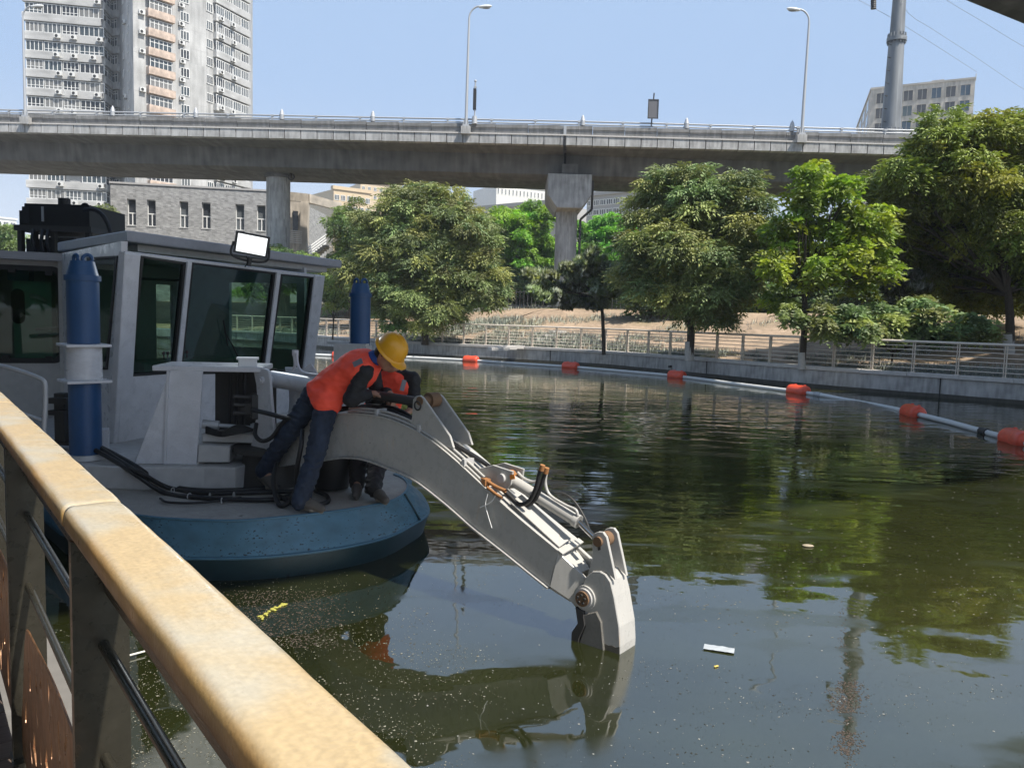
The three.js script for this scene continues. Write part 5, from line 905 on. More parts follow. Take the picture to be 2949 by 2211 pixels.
  add('clevis', rod(pn.clone().addScaledVector(armW, 0.05), pn.clone().addScaledVector(armW, 0.13), 0.05, 0.05, 18), M.rust, arm);
  add('stick_cylinder', [rod(aq(1088, 1034, cw), cA, 0.03), rod(cA, cB, 0.042, 0.042, 22), rod(cB.clone().lerp(cA, 0.06), cB, 0.049, 0.049, 22)], M.whiteBoom, arm);
  add('cylinder_rod', rod(cB, cC, 0.021, 0.021, 16), M.chrome, arm);
  // guard plate over the lower boom
  add('guard_plate', quad([aq(1100, 1090, 0.02), aq(1207, 1188, 0.02), aq(1207, 1188, 0.02).addScaledVector(armW, 0.14).add(V(0, 0.03, 0)), aq(1100, 1090, 0.02).addScaledVector(armW, 0.14).add(V(0, 0.03, 0))].map((p) => p.add(V(0, 0.018, 0))), 0.008), M.whiteBoom, arm);
  add('guard_end', quad([aq(1203, 1190, -0.006), aq(1214, 1199, -0.006), aq(1214, 1199, -0.006).addScaledVector(armW, 0.26).add(V(0, 0.03, 0)), aq(1203, 1190, -0.006).addScaledVector(armW, 0.26).add(V(0, 0.03, 0))], 0.012), M.whiteBoom, arm);
  // arch bracket with two ears and a roller
  const ear = [[880, 924], [885, 900], [887, 863], [893, 856], [902, 854], [910, 860], [967, 942], [975, 968], [950, 966], [920, 944]];
  add('arch_ear', plate(am(ear, 0.02), armW, 0.022, 0.004), M.whiteBoom, arm); add('arch_ear', plate(am(ear, 0.235), armW, 0.022, 0.004), M.whiteBoom, arm);
  const ap = aq(903, 866).addScaledVector(armW, 0.01); add('arch_pin', rod(ap, ap.clone().addScaledVector(armW, 0.26), 0.035, 0.035, 18), M.rustSteel, arm);
  add('roller', rod(ap.clone().addScaledVector(armW, 0.1), ap.clone().addScaledVector(armW, 0.2), 0.06, 0.06, 20), M.rustSteel, arm);
  add('pin_keeper', [new THREE.TorusGeometry(0.035, 0.007, 6, 16).applyMatrix4(basis(armU, V(0, 1, 0), armU.clone().cross(V(0, 1, 0)), aq(899, 876).addScaledVector(armW, 0.012)))], M.darkSteel, arm);
  // lift cylinder from the mast to the arch
  const lw = 0.14, l0 = aq(588, 818, lw), l1 = aq(765, 846, lw), l2 = aq(903, 868, lw);
  add('lift_cylinder', [rod(l0, l1, 0.082, 0.082, 26), rod(l1.clone().lerp(l0, 0.05), l1, 0.092, 0.092, 26)], M.white, arm);
  add('cylinder_rod', rod(l1, l2, 0.04, 0.04, 18), M.darkSteel, arm);
  // mast: two cheeks round the cylinder foot
  const mastP = smooth2([[553, 795], [582, 797], [589, 812], [592, 854], [597, 914], [600, 960], [590, 992], [560, 994], [545, 985], [553, 940], [562, 880], [560, 830]], 40);
  add('mast_cheek', plate(am(mastP, -0.04), armW, 0.03, 0.006), M.white, arm); add('mast_cheek', plate(am(mastP, 0.32), armW, 0.03, 0.006), M.white, arm);
  add('mast_web', plate([aq(594, 861), aq(618, 832), aq(628, 836), aq(626, 905), aq(602, 925)].map((p) => p.addScaledVector(armW, 0.2)), armW, 0.03, 0.004), M.white, arm);
  const mb = aq(574, 821).addScaledVector(armW, -0.045); add('mast_pin', [rod(mb.clone().addScaledVector(armW, -0.02), mb.clone().addScaledVector(armW, 0.4), 0.035, 0.035, 16), rod(mb.clone().addScaledVector(armW, -0.03), mb.clone().addScaledVector(armW, -0.01), 0.02, 0.02, 6)], M.white, arm);
  add('hose_bracket', plate([aq(612, 808), aq(634, 788), aq(640, 786), aq(655, 812), aq(648, 816)].map((p) => p.addScaledVector(armW, 0.16)), armW, 0.015, 0.002), M.white, arm);
  add('cylinder_pipe', [tube([[640, 762], [642, 785], [648, 800], [664, 807], [690, 810], [760, 822]].map(([x, y]) => aq(x, y, 0.1)), 0.014, 40, 8), tube([[634, 760], [636, 790], [630, 800]].map(([x, y]) => aq(x, y, 0.12)), 0.014, 16, 8), rod(aq(637, 756, 0.11), aq(637, 768, 0.11), 0.03)], M.white, arm);
  // slew pedestal
  const pd = aq(585, 1020, 0.12).setY(0); add('pedestal', [new THREE.CylinderGeometry(0.26, 0.3, 0.34, 28).translate(pd.x, 0.66, pd.z), new THREE.CylinderGeometry(0.36, 0.36, 0.05, 28).translate(pd.x, 0.86, pd.z)], M.darkSteel, arm);
  // pipes along the boom's back
  const off = (l, up, w) => { const pts = al(l); return pts.map((p, i) => { const d = (pts[i + 1] ?? p).clone().sub(pts[i - 1] ?? p).normalize(), n = armW.clone().cross(d); if (n.y < 0) n.negate(); return p.clone().addScaledVector(n, up).addScaledVector(armW, w); }); };
  const run = topE.filter(([x]) => x > 735 && x < 1075).filter((_, i) => i % 2 === 0);
  [[0.024, 0.02], [0.024, 0.05], [0.024, 0.08], [0.05, 0.035]].forEach(([u, w]) => add('oil_pipe', tube(off(run, u, w), 0.0105, 60, 7), M.whiteBoom, arm));
  const clamp = []; for (const i of [2, 5, 8, 11]) { if (!run[i]) continue; const p = off(run, 0.035, 0.05)[i]; clamp.push(bar(p.clone().addScaledVector(armW, -0.05), p.clone().addScaledVector(armW, 0.06), 0.03, 0.055)); } add('pipe_clamp', clamp, M.whiteDirty, arm);
  const bh = [[[700, 884], [760, 880], [830, 884], [885, 905], [940, 938], [1000, 972], [1045, 1000], [1066, 1012]], [[720, 888], [800, 876], [860, 885], [905, 912], [970, 952], [1030, 988], [1058, 1008]]];
  bh.forEach((l, i) => add('black_hose', tube(l.map(([x, y]) => aq(x, y, 0.13 + 0.05 * i)), 0.017, 60, 8), M.rubber, arm));
  // rusty pipe ends, looped black hoses and thin lines by the cylinder
  add('pipe_end', [tube([[1048, 1036], [1070, 1050], [1092, 1060]].map(([x, y]) => aq(x, y, 0.02)), 0.014, 12, 7), tube([[1052, 1052], [1076, 1070], [1084, 1074]].map(([x, y]) => aq(x, y, 0.0)), 0.011, 12, 7), box(...aq(1048, 1040, 0.03).toArray(), 0.05, 0.05, 0.07, 0.6)], M.rust, arm);
  add('black_hose', tube([[1086, 1057], [1103, 1074], [1122, 1089], [1142, 1082], [1157, 1054], [1165, 1023], [1171, 1008]].map(([x, y]) => aq(x, y, 0.04)), 0.016, 50, 9), M.rubber, arm);
  add('black_hose', tube([[1092, 1060], [1112, 1080], [1130, 1092], [1152, 1082], [1166, 1056], [1174, 1030], [1180, 1014]].map(([x, y]) => aq(x, y, 0.10)), 0.016, 50, 9), M.rubber, arm);
  add('hose_end', [rod(aq(1169, 1016, 0.04), aq(1172, 1004, 0.04), 0.019), rod(aq(1178, 1022, 0.1), aq(1181, 1010, 0.1), 0.019)], M.rust, arm);
  add('cylinder_pipe', tube([[1180, 1018], [1178, 1045], [1186, 1067], [1220, 1090], [1244, 1102], [1248, 1114]].map(([x, y]) => aq(x, y, 0.13)), 0.011, 50, 8), M.whiteBoom, arm);
  add('cylinder_pipe', tube([[1118, 1020], [1130, 1032], [1150, 1040], [1165, 1038]].map(([x, y]) => aq(x, y, 0.18)), 0.011, 30, 8), M.whiteBoom, arm);
  add('thin_hose', tube([[1196, 1064], [1218, 1066], [1238, 1080], [1258, 1109], [1268, 1130], [1274, 1150]].map(([x, y]) => aq(x, y, 0.2)), 0.008, 50, 7), M.darkSteel, arm);
  add('cable_tie', [tube([[1053, 1066], [1048, 1090], [1054, 1114], [1062, 1140]].map(([x, y]) => aq(x, y, -0.03)), 0.0035, 30, 5), tube([[1070, 1070], [1060, 1084], [1036, 1096]].map(([x, y]) => aq(x, y, -0.03)), 0.0035, 20, 5)], M.frameWhite, arm);
  add('spray_paint', [plate([aq(1100, 1026, 0.06), aq(1110, 1024, 0.06), aq(1112, 1034, 0.06), aq(1102, 1036, 0.06)], armW, 0.004)], std([0.75, 0.25, 0.03], 0.7), arm);
}
// hoses lying on the deck, black drum beneath the arm
{
  const dh = (l, r, y = DY + 0.03) => tube(l.map(([a, b, h = y]) => gp(a, b, h)), r, l.length * 10, 8), h = sub('deck_hoses', boat);
  add('hose', dh([[205, 960, 0.85], [245, 980, 0.76], [300, 1012, 0.72], [345, 1042], [420, 1058], [520, 1058], [600, 1050], [640, 1040]], 0.024), M.rubber, h);
  add('hose', dh([[210, 964, 0.84], [250, 990, 0.75], [305, 1022, 0.7], [360, 1052], [440, 1064], [520, 1064], [580, 1062], [640, 1060]], 0.022), M.rubber, h);
  add('hose', dh([[205, 972, 0.82], [255, 1000, 0.74], [300, 1030, 0.66], [350, 1062], [430, 1074], [500, 1078], [590, 1078], [650, 1064]], 0.022), M.rubber, h);
  add('hose', dh([[345, 1076], [360, 1084], [420, 1086], [480, 1080], [520, 1074]], 0.011), M.rubber, h);
  add('hose', dh([[680, 1060], [704, 1070], [706, 1084], [680, 1090], [640, 1088], [600, 1070]], 0.02), M.rubber, h);
  add('hanging_hose', tube([[652, 930, 6.75], [650, 960, 6.6], [641, 1010, 6.6], [637, 1060, 6.62], [622, 1085, 6.6], [606, 1092, 6.6], [594, 1070, 6.7], [590, 1030, 6.85], [598, 1000, 7.0]].map(([x, y, d]) => at(x, y, d)), 0.021, 90, 9), M.rubber, h);
  add('hanging_hose', tube([[545, 885, 7.2], [580, 893, 7.0], [620, 903, 6.9], [650, 906, 6.9]].map(([x, y, d]) => at(x, y, d)), 0.022, 40, 9), M.rubber, h);
  add('hanging_hose', tube([[553, 915, 7.2], [551, 940, 7.1], [565, 952, 7.05], [585, 945, 7.0], [605, 920, 6.95], [620, 905, 6.9], [645, 908, 6.9]].map(([x, y, d]) => at(x, y, d)), 0.02, 60, 9), M.rubber, h);
  const ties = []; for (const [x, y] of [[372, 1054], [408, 1066], [452, 1066], [478, 1076], [504, 1064]]) { const p = gp(x, y, DY + 0.05); ties.push(new THREE.TorusGeometry(0.026, 0.005, 5, 12).rotateY(1.5 + rr(-0.3, 0.3)).translate(p.x, p.y - 0.022, p.z)); } for (const q of ties) add('tie', q, M.whiteDirty, h);
  const dr = gp(716, 1056, DY); add('black_drum', [new THREE.CylinderGeometry(0.19, 0.16, 0.36, 26).translate(dr.x, DY + 0.2, dr.z), new THREE.TorusGeometry(0.185, 0.02, 8, 26).rotateX(Math.PI / 2).translate(dr.x, DY + 0.38, dr.z)], M.rubber, boat);
  const g2 = gp(600, 1040, DY); add('mud_clump', [0, 1, 2, 3, 4].map((k) => new THREE.IcosahedronGeometry(rr(0.03, 0.07), 1).scale(1.4, 0.5, 1).translate(g2.x - 0.4 + k * 0.13, DY + 0.01, g2.z - 0.1 + rr(-0.08, 0.08))), M.rustSteel, boat);
}
// ---------------------------------------------------------------- people
// bones: [a, b, ra, rb]; meshed from the smooth union of tapered capsules
function flesh(bones, { cell = 0.012, k = 0.03, pad = 0.05, cut = null, warp = null } = {}) {
  const lo = V(1e9, 1e9, 1e9), hi = V(-1e9, -1e9, -1e9);
  for (const [a, b, ra, rb] of bones) for (const [p, r] of [[a, ra], [b, rb]]) { lo.min(p.clone().subScalar(r + pad)); hi.max(p.clone().addScalar(r + pad)); }
  const c = lo.clone().add(hi).multiplyScalar(0.5), half = Math.max(hi.x - lo.x, hi.y - lo.y, hi.z - lo.z) / 2 + 3 * cell, n = Math.min(170, Math.ceil(2 * half / cell));
  const mc = new MarchingCubes(n, new THREE.MeshBasicMaterial(), false, false, 260000); mc.isolation = 0;
  const f = mc.field, B = bones.map(([a, b, ra, rb]) => { const d = b.clone().sub(a); return [a.x, a.y, a.z, d.x, d.y, d.z, d.lengthSq() || 1e-9, ra, rb]; }), hn = n / 2;
  for (let z = 0, o = 0; z < n; z++) for (let y = 0; y < n; y++) for (let x = 0; x < n; x++, o++) {
    const X0 = c.x + (x - hn) / hn * half, Y0 = c.y + (y - hn) / hn * half, Z0 = c.z + (z - hn) / hn * half;
    let m = 1e3;
    for (const q of B) {
      const px = X0 - q[0], py = Y0 - q[1], pz = Z0 - q[2]; let t = (px * q[3] + py * q[4] + pz * q[5]) / q[6]; t = t < 0 ? 0 : t > 1 ? 1 : t;
      const dx = px - q[3] * t, dy = py - q[4] * t, dz = pz - q[5] * t, d = Math.sqrt(dx * dx + dy * dy + dz * dz) - (q[7] + (q[8] - q[7]) * t);
      if (d > m + k) continue; if (d < m - k) { m = d; continue; }
      const h = 0.5 + 0.5 * (m - d) / k; m = m * (1 - h) + d * h - k * h * (1 - h);
    }
    if (warp && Math.abs(m) < 0.06) m += warp(X0, Y0, Z0);
    if (cut) { const cd = cut(X0, Y0, Z0); if (cd > m) m = cd; }
    f[o] = -m;
  }
  mc.update();
  const cnt = mc.count ?? mc.geometry.drawRange.count, g = new THREE.BufferGeometry();
  const P = new Float32Array(cnt * 3), N = new Float32Array(cnt * 3);
  for (let i = 0; i < cnt; i++) { P[i * 3] = c.x + mc.positionArray[i * 3] * half; P[i * 3 + 1] = c.y + mc.positionArray[i * 3 + 1] * half; P[i * 3 + 2] = c.z + mc.positionArray[i * 3 + 2] * half; const l = Math.hypot(mc.normalArray[i * 3], mc.normalArray[i * 3 + 1], mc.normalArray[i * 3 + 2]) || 1; for (let q = 0; q < 3; q++) N[i * 3 + q] = mc.normalArray[i * 3 + q] / l; }
  // make the faces agree with the normals
  for (let i = 0; i < cnt; i += 3) { const a = i * 3; const e1 = [P[a + 3] - P[a], P[a + 4] - P[a + 1], P[a + 5] - P[a + 2]], e2 = [P[a + 6] - P[a], P[a + 7] - P[a + 1], P[a + 8] - P[a + 2]]; const s = (e1[1] * e2[2] - e1[2] * e2[1]) * N[a] + (e1[2] * e2[0] - e1[0] * e2[2]) * N[a + 1] + (e1[0] * e2[1] - e1[1] * e2[0]) * N[a + 2]; if (s < 0) for (let q = 0; q < 3; q++) { let w = P[a + 3 + q]; P[a + 3 + q] = P[a + 6 + q]; P[a + 6 + q] = w; w = N[a + 3 + q]; N[a + 3 + q] = N[a + 6 + q]; N[a + 6 + q] = w; } }
  g.setAttribute('position', new THREE.BufferAttribute(P, 3)); g.setAttribute('normal', new THREE.BufferAttribute(N, 3));
  return g;
}
const CM = { skin: std([0.36, 0.20, 0.135], 0.55), hair: std([0.012, 0.01, 0.009], 0.6), jeans: std([1, 1, 1], 0.85, { vertexColors: true, bumpMap: rep(bumpFine, 3), bumpScale: 0.004 }), black: std([0.012, 0.012, 0.014], 0.75), blueShirt: std([0.015, 0.06, 0.26], 0.75), vest: std([1.0, 0.095, 0.048], 0.7), grey: std([0.16, 0.17, 0.19], 0.4), shoe: std([0.095, 0.085, 0.075], 0.8), sole: std([0.20, 0.18, 0.15], 0.85), helmet: std([0.72, 0.34, 0.012], 0.32), eye: std([0.02, 0.015, 0.01], 0.2) };
const folds = (s, a) => (x, y, z) => a * (noise.noise(x * s, y * s * 1.6, z * s) + 0.5 * noise.noise(x * s * 2.3, y * s * 3.4, z * s * 2.3));
function handAt(wrist, dir, palmN, r = 1, curl = 0.9) {                     // palm and five bent fingers
  const d = dir.clone().normalize(), n = palmN.clone().addScaledVector(d, -palmN.dot(d)).normalize(), s = d.clone().cross(n), b = [];
  const pt = (f, a, h = 0) => wrist.clone().addScaledVector(d, f * r).addScaledVector(s, a * r).addScaledVector(n, h * r);
  b.push([pt(0, 0), pt(0.03, 0), 0.026, 0.03]);
  [-0.03, -0.01, 0.01, 0.03].forEach((a, i) => { const L = [0.062, 0.075, 0.07, 0.055][i]; b.push([pt(0.02, a * 0.6), pt(0.085, a), 0.017, 0.0125]); let p = pt(0.085, a), ang = 0.25; for (const f of [0.45, 0.32, 0.23]) { ang += curl * 0.55; const q = p.clone().addScaledVector(d, Math.cos(ang) * L * f * r).addScaledVector(n, Math.sin(ang) * L * f * r); b.push([p, q, 0.0095, 0.0085]); p = q; } });
  const t0 = pt(0.03, -0.028), t1 = pt(0.06, -0.055, 0.012), t2 = pt(0.088, -0.056, 0.028); b.push([t0, t1, 0.015, 0.011], [t1, t2, 0.011, 0.009]);
  return flesh(b, { cell: 0.0042, k: 0.008, pad: 0.012 });
}
// head: centre, direction of the face, up; returns the bones and small features
function headBones(c, fwd, up) {
  const f = fwd.clone().normalize(), u = up.clone().addScaledVector(f, -up.dot(f)).normalize(), s = f.clone().cross(u), p = (a, b, d) => c.clone().addScaledVector(f, a).addScaledVector(u, b).addScaledVector(s, d);
  const bones = [[p(-0.02, 0.03, 0), p(-0.02, 0.04, 0), 0.086, 0.086], [p(0.015, 0.02, -0.012), p(0.015, 0.02, 0.012), 0.078, 0.078], [p(0.02, -0.04, -0.02), p(0.02, -0.04, 0.02), 0.058, 0.058], [p(0.055, -0.085, -0.012), p(0.055, -0.085, 0.012), 0.03, 0.03], [p(-0.01, -0.06, -0.04), p(0.05, -0.085, -0.015), 0.032, 0.028], [p(-0.01, -0.06, 0.04), p(0.05, -0.085, 0.015), 0.032, 0.028],
    [p(0.086, 0.012, 0), p(0.108, -0.03, 0), 0.011, 0.016], [p(0.097, -0.034, -0.012), p(0.097, -0.034, 0.012), 0.011, 0.011], [p(0.082, 0.024, -0.045), p(0.082, 0.024, 0.045), 0.014, 0.014], [p(0.086, -0.058, -0.018), p(0.086, -0.058, 0.018), 0.0085, 0.0085], [p(0.08, -0.068, -0.014), p(0.08, -0.068, 0.014), 0.010, 0.010],
    [p(-0.01, 0.01, -0.083), p(-0.012, -0.035, -0.079), 0.018, 0.012], [p(-0.01, 0.01, 0.083), p(-0.012, -0.035, 0.079), 0.018, 0.012]];
  return { bones, p, f, u, s };
}
function helmetOn(parent, c, f, u, s, mat) {
  const prof = [[0.134, 0], [0.133, 0.03], [0.127, 0.07], [0.112, 0.105], [0.085, 0.135], [0.045, 0.152], [0, 0.157]].map(([x, y]) => new THREE.Vector2(x, y));
  const dome = new THREE.LatheGeometry(prof, 36); dome.scale(0.92, 1, 1.08);
  const brim = new THREE.LatheGeometry([[0.128, 0.012], [0.150, -0.004], [0.154, -0.010], [0.150, -0.014], [0.126, 0.0]].map(([x, y]) => new THREE.Vector2(x, y)), 36); brim.scale(0.92, 1, 1.08);
  const peak = new THREE.SphereGeometry(1, 20, 10); peak.scale(0.095, 0.011, 0.075); peak.translate(0, -0.010, 0.135);
  const list = [dome, brim, peak]; for (const x of [-0.025, 0, 0.025]) { const r = new THREE.TorusGeometry(0.15, 0.006, 6, 30, Math.PI * 0.8); r.rotateZ(Math.PI * 0.1); r.rotateY(Math.PI / 2); r.scale(1, 0.985, 0.94); r.translate(x, 0.008, 0); list.push(r); }
  const m = basis(s.clone().negate(), u, f, c); list.forEach((g) => g.applyMatrix4(m));
  add('helmet', list, mat, parent);
}
function person(label, J, o) {
  const t = thing('person', label, 'person', V(J.footN.x, DY, J.footN.z));
  const torsoR = o.torso ?? 1, lerpV = (a, b, k) => a.clone().lerp(b, k);
  const chest = lerpV(J.pelvis, J.neck, 0.68), belly = lerpV(J.pelvis, J.neck, 0.33), shN = J.shN, shF = J.shF;
  const H = headBones(J.head, J.face, J.up);
  const legs = (e) => [[J.hipN, J.kneeN, 0.088 + e, 0.062 + e], [J.kneeN, J.ankN, 0.062 + e, 0.046 + e], [J.hipF, J.kneeF, 0.088 + e, 0.062 + e], [J.kneeF, J.ankF, 0.062 + e, 0.046 + e], [J.hipN, J.hipF, 0.10 + e, 0.10 + e], [J.pelvis, belly, 0.115 + e, 0.11 + e]];
  const torso = (e) => [[J.hipN, J.hipF, 0.09 + e, 0.09 + e], [J.pelvis, belly, 0.115 + e, 0.115 + e], [belly, chest, 0.12 + e, 0.135 + e], [chest, lerpV(chest, J.neck, 0.6), 0.125 + e, 0.08 + e], [lerpV(shN, chest, 0.45), lerpV(shF, chest, 0.45), 0.10 + e, 0.10 + e], [shN, shF, 0.066 + e, 0.066 + e]];
  const arms = (e) => [[shN, J.elbN, 0.055 + e, 0.045 + e], [J.elbN, J.wrN, 0.044 + e, 0.03 + e], [shF, J.elbF, 0.055 + e, 0.045 + e], [J.elbF, J.wrF, 0.044 + e, 0.03 + e]];
  const neckB = [[lerpV(chest, J.neck, 0.8), J.neck, 0.06, 0.056], [J.neck, H.p(-0.02, -0.04, 0), 0.056, 0.055]];
  const body = [flesh([...legs(-0.01), ...torso(-0.012), ...arms(-0.006), ...neckB, [J.ankN, J.toeN, 0.036, 0.03], [J.ankF, J.toeF, 0.036, 0.03]], { cell: 0.016 }), flesh([...H.bones, ...neckB.slice(1)], { cell: 0.0052, k: 0.018, pad: 0.02 }), handAt(J.wrN, J.handN, J.palmN ?? V(0, -1, 0)), handAt(J.wrF, J.handF, J.palmF ?? V(0, -1, 0))];
  add('body', body, CM.skin, t);
  const ey = [-0.03, 0.03].map((x) => { const q = H.p(0.083, 0.008, x); return new THREE.SphereGeometry(0.0105, 10, 8).translate(q.x, q.y, q.z); }); add('eyes', ey, CM.eye, t);
  const brow = [-0.03, 0.03].map((x) => bar(H.p(0.093, 0.03, x - 0.016), H.p(0.093, 0.03, x + 0.016), 0.008, 0.007)); add('eyebrows', brow, CM.hair, t);
  // hair below the helmet or over the head
  const hb = [[H.p(-0.035, 0.035, 0), H.p(-0.03, 0.05, 0), 0.094, 0.092], [H.p(-0.05, -0.01, -0.03), H.p(-0.05, -0.01, 0.03), 0.066, 0.066], [H.p(0.0, 0.02, -0.07), H.p(0.0, 0.02, 0.07), 0.03, 0.03], [H.p(0.02, 0.07, 0), H.p(0.03, 0.075, 0), 0.066, 0.06]];
  add('hair', flesh(hb, { cell: 0.006, k: 0.02, pad: 0.02, warp: folds(90, 0.004) }), CM.hair, t);
  // trousers, cut at the ankle and waist
  const ax = J.neck.clone().sub(J.pelvis).normalize();
  const waist = (x, y, z) => (x - J.pelvis.x) * ax.x + (y - J.pelvis.y) * ax.y + (z - J.pelvis.z) * ax.z - 0.09;
  const hem = (x, y, z) => Math.max(waist(x, y, z), -10);
  const long = (a, b) => b.clone().add(b.clone().sub(a).normalize().multiplyScalar(0.03));
  const tl = [[J.hipN, J.kneeN, 0.108, 0.084], [J.kneeN, long(J.kneeN, J.ankN), 0.083, 0.075], [J.hipF, J.kneeF, 0.108, 0.084], [J.kneeF, long(J.kneeF, J.ankF), 0.083, 0.075], [J.hipN, J.hipF, 0.102, 0.102], [J.pelvis, belly, 0.118, 0.115]];
  const tg = flesh(tl, { cell: 0.010, k: 0.025, cut: hem, warp: (x, y, z) => folds(15, 0.010)(x, y, z) + 0.014 * Math.sin(y * 95 + 5 * noise.noise(x * 12, y * 9, z * 12)) * noise.noise(x * 7, y * 7, z * 7 + 3) });
  { const P = tg.attributes.position, c = []; for (let i = 0; i < P.count; i++) { const x = P.getX(i), y = P.getY(i), z = P.getZ(i), f = sst(y, J.pelvis.y + 0.05, DY + 0.35) , n = 0.5 * noise.noise(x * 9, y * 5, z * 9) + 0.4 * noise.noise(x * 40, y * 18, z * 40), k = cl(0.55 + 0.75 * f + n * 0.5, 0.3, 1.6); c.push(0.034 * k, 0.054 * k, 0.098 * k); } tg.setAttribute('color', new THREE.Float32BufferAttribute(c, 3)); }
  add('trousers', tg, o.trousers, t);
  // jacket with sleeves
  const sl = [[shN, J.elbN, 0.074, 0.062], [J.elbN, lerpV(J.elbN, J.wrN, o.sleeve ?? 0.86), 0.060, 0.047], [shF, J.elbF, 0.074, 0.062], [J.elbF, lerpV(J.elbF, J.wrF, o.sleeve ?? 0.86), 0.060, 0.047]];
  const below = (d0) => (x, y, z) => -((x - J.pelvis.x) * ax.x + (y - J.pelvis.y) * ax.y + (z - J.pelvis.z) * ax.z) + d0;
  add('jacket', flesh([...torso(0.006), ...sl, [lerpV(chest, J.neck, 0.7), lerpV(chest, J.neck, 0.97), 0.075, 0.066]], { cell: 0.012, k: 0.03, cut: below(-0.06), warp: folds(20, 0.008) }), o.jacket, t);
  if (o.collar) add('shirt_collar', flesh([[lerpV(chest, J.neck, 0.8), lerpV(chest, J.neck, 1.02), 0.074, 0.07], ], { cell: 0.008, k: 0.01, cut: (x, y, z) => 0.045 - Math.hypot(x - J.neck.x, y - J.neck.y, z - J.neck.z) * 0 - 0.05 }), o.collar, t);
  if (o.hemShirt) add('shirt_tail', flesh([[J.hipN, J.hipF, 0.113, 0.113], [J.pelvis, belly, 0.128, 0.122]], { cell: 0.012, cut: (x, y, z) => Math.max(below(-0.05)(x, y, z), waist(x, y, z) - 0.02), warp: folds(16, 0.002) }), o.hemShirt, t);
  // vest over the torso, open at the arms
  const vt = torso(0.036).slice(0, 5);
  add('vest', flesh([...vt, [lerpV(shN, chest, 0.25), lerpV(shF, chest, 0.25), 0.093, 0.093], [J.hipN, J.hipF, 0.138, 0.138]], { cell: 0.011, k: 0.035, cut: (x, y, z) => { const a = below(o.vestHem ?? -0.03)(x, y, z), up = (x - J.neck.x) * ax.x + (y - J.neck.y) * ax.y + (z - J.neck.z) * ax.z - 0.0; return Math.max(a, up); }, warp: folds(10, 0.014) }), CM.vest, t);
  for (const [c2, n2, u2, w, h] of o.patches ?? []) add('reflective_patch', new RoundedBoxGeometry(w, h, 0.008, 1, 0.002).applyMatrix4(basis(u2.clone().cross(n2).normalize(), u2, n2, c2)), CM.grey, t);
  for (const [a, toe] of [[J.ankN, J.toeN], [J.ankF, J.toeF]]) {
    const d = toe.clone().sub(a), fl = d.clone().setY(0).normalize(), heel = a.clone().addScaledVector(fl, -0.035).add(V(0, (toe.y - a.y) * 0.45, 0));
    const g = flesh([[a.clone().add(V(0, 0.0, 0)), heel, 0.05, 0.044], [heel, lerpV(a, toe, 0.55).add(V(0, -0.012, 0)), 0.044, 0.044], [lerpV(a, toe, 0.5).add(V(0, -0.01, 0)), toe, 0.046, 0.036]], { cell: 0.008, k: 0.025 });
    add('shoe', g, CM.shoe, t);
    const so = flesh([[heel.clone().add(V(0, -0.032, 0)), lerpV(heel, toe, 0.5).add(V(0, -0.034, 0)), 0.022, 0.022], [lerpV(heel, toe, 0.5).add(V(0, -0.034, 0)), toe.clone().add(V(0, -0.022, 0)), 0.026, 0.022], [lerpV(heel, toe, 0.62).add(V(0, -0.03, 0)).add(V(fl.z, 0, -fl.x).multiplyScalar(0.026)), lerpV(heel, toe, 0.62).add(V(0, -0.03, 0)).add(V(fl.z, 0, -fl.x).multiplyScalar(-0.026)), 0.02, 0.02]], { cell: 0.009, k: 0.02 });
    add('sole', so, CM.sole, t);
  }
  if (o.helmet) helmetOn(t, H.p(-0.012, 0.052, 0), H.f.clone().addScaledVector(H.u, -0.12).normalize(), H.u.clone().addScaledVector(H.f, 0.12).normalize(), H.s, o.helmet);
  return t;
}
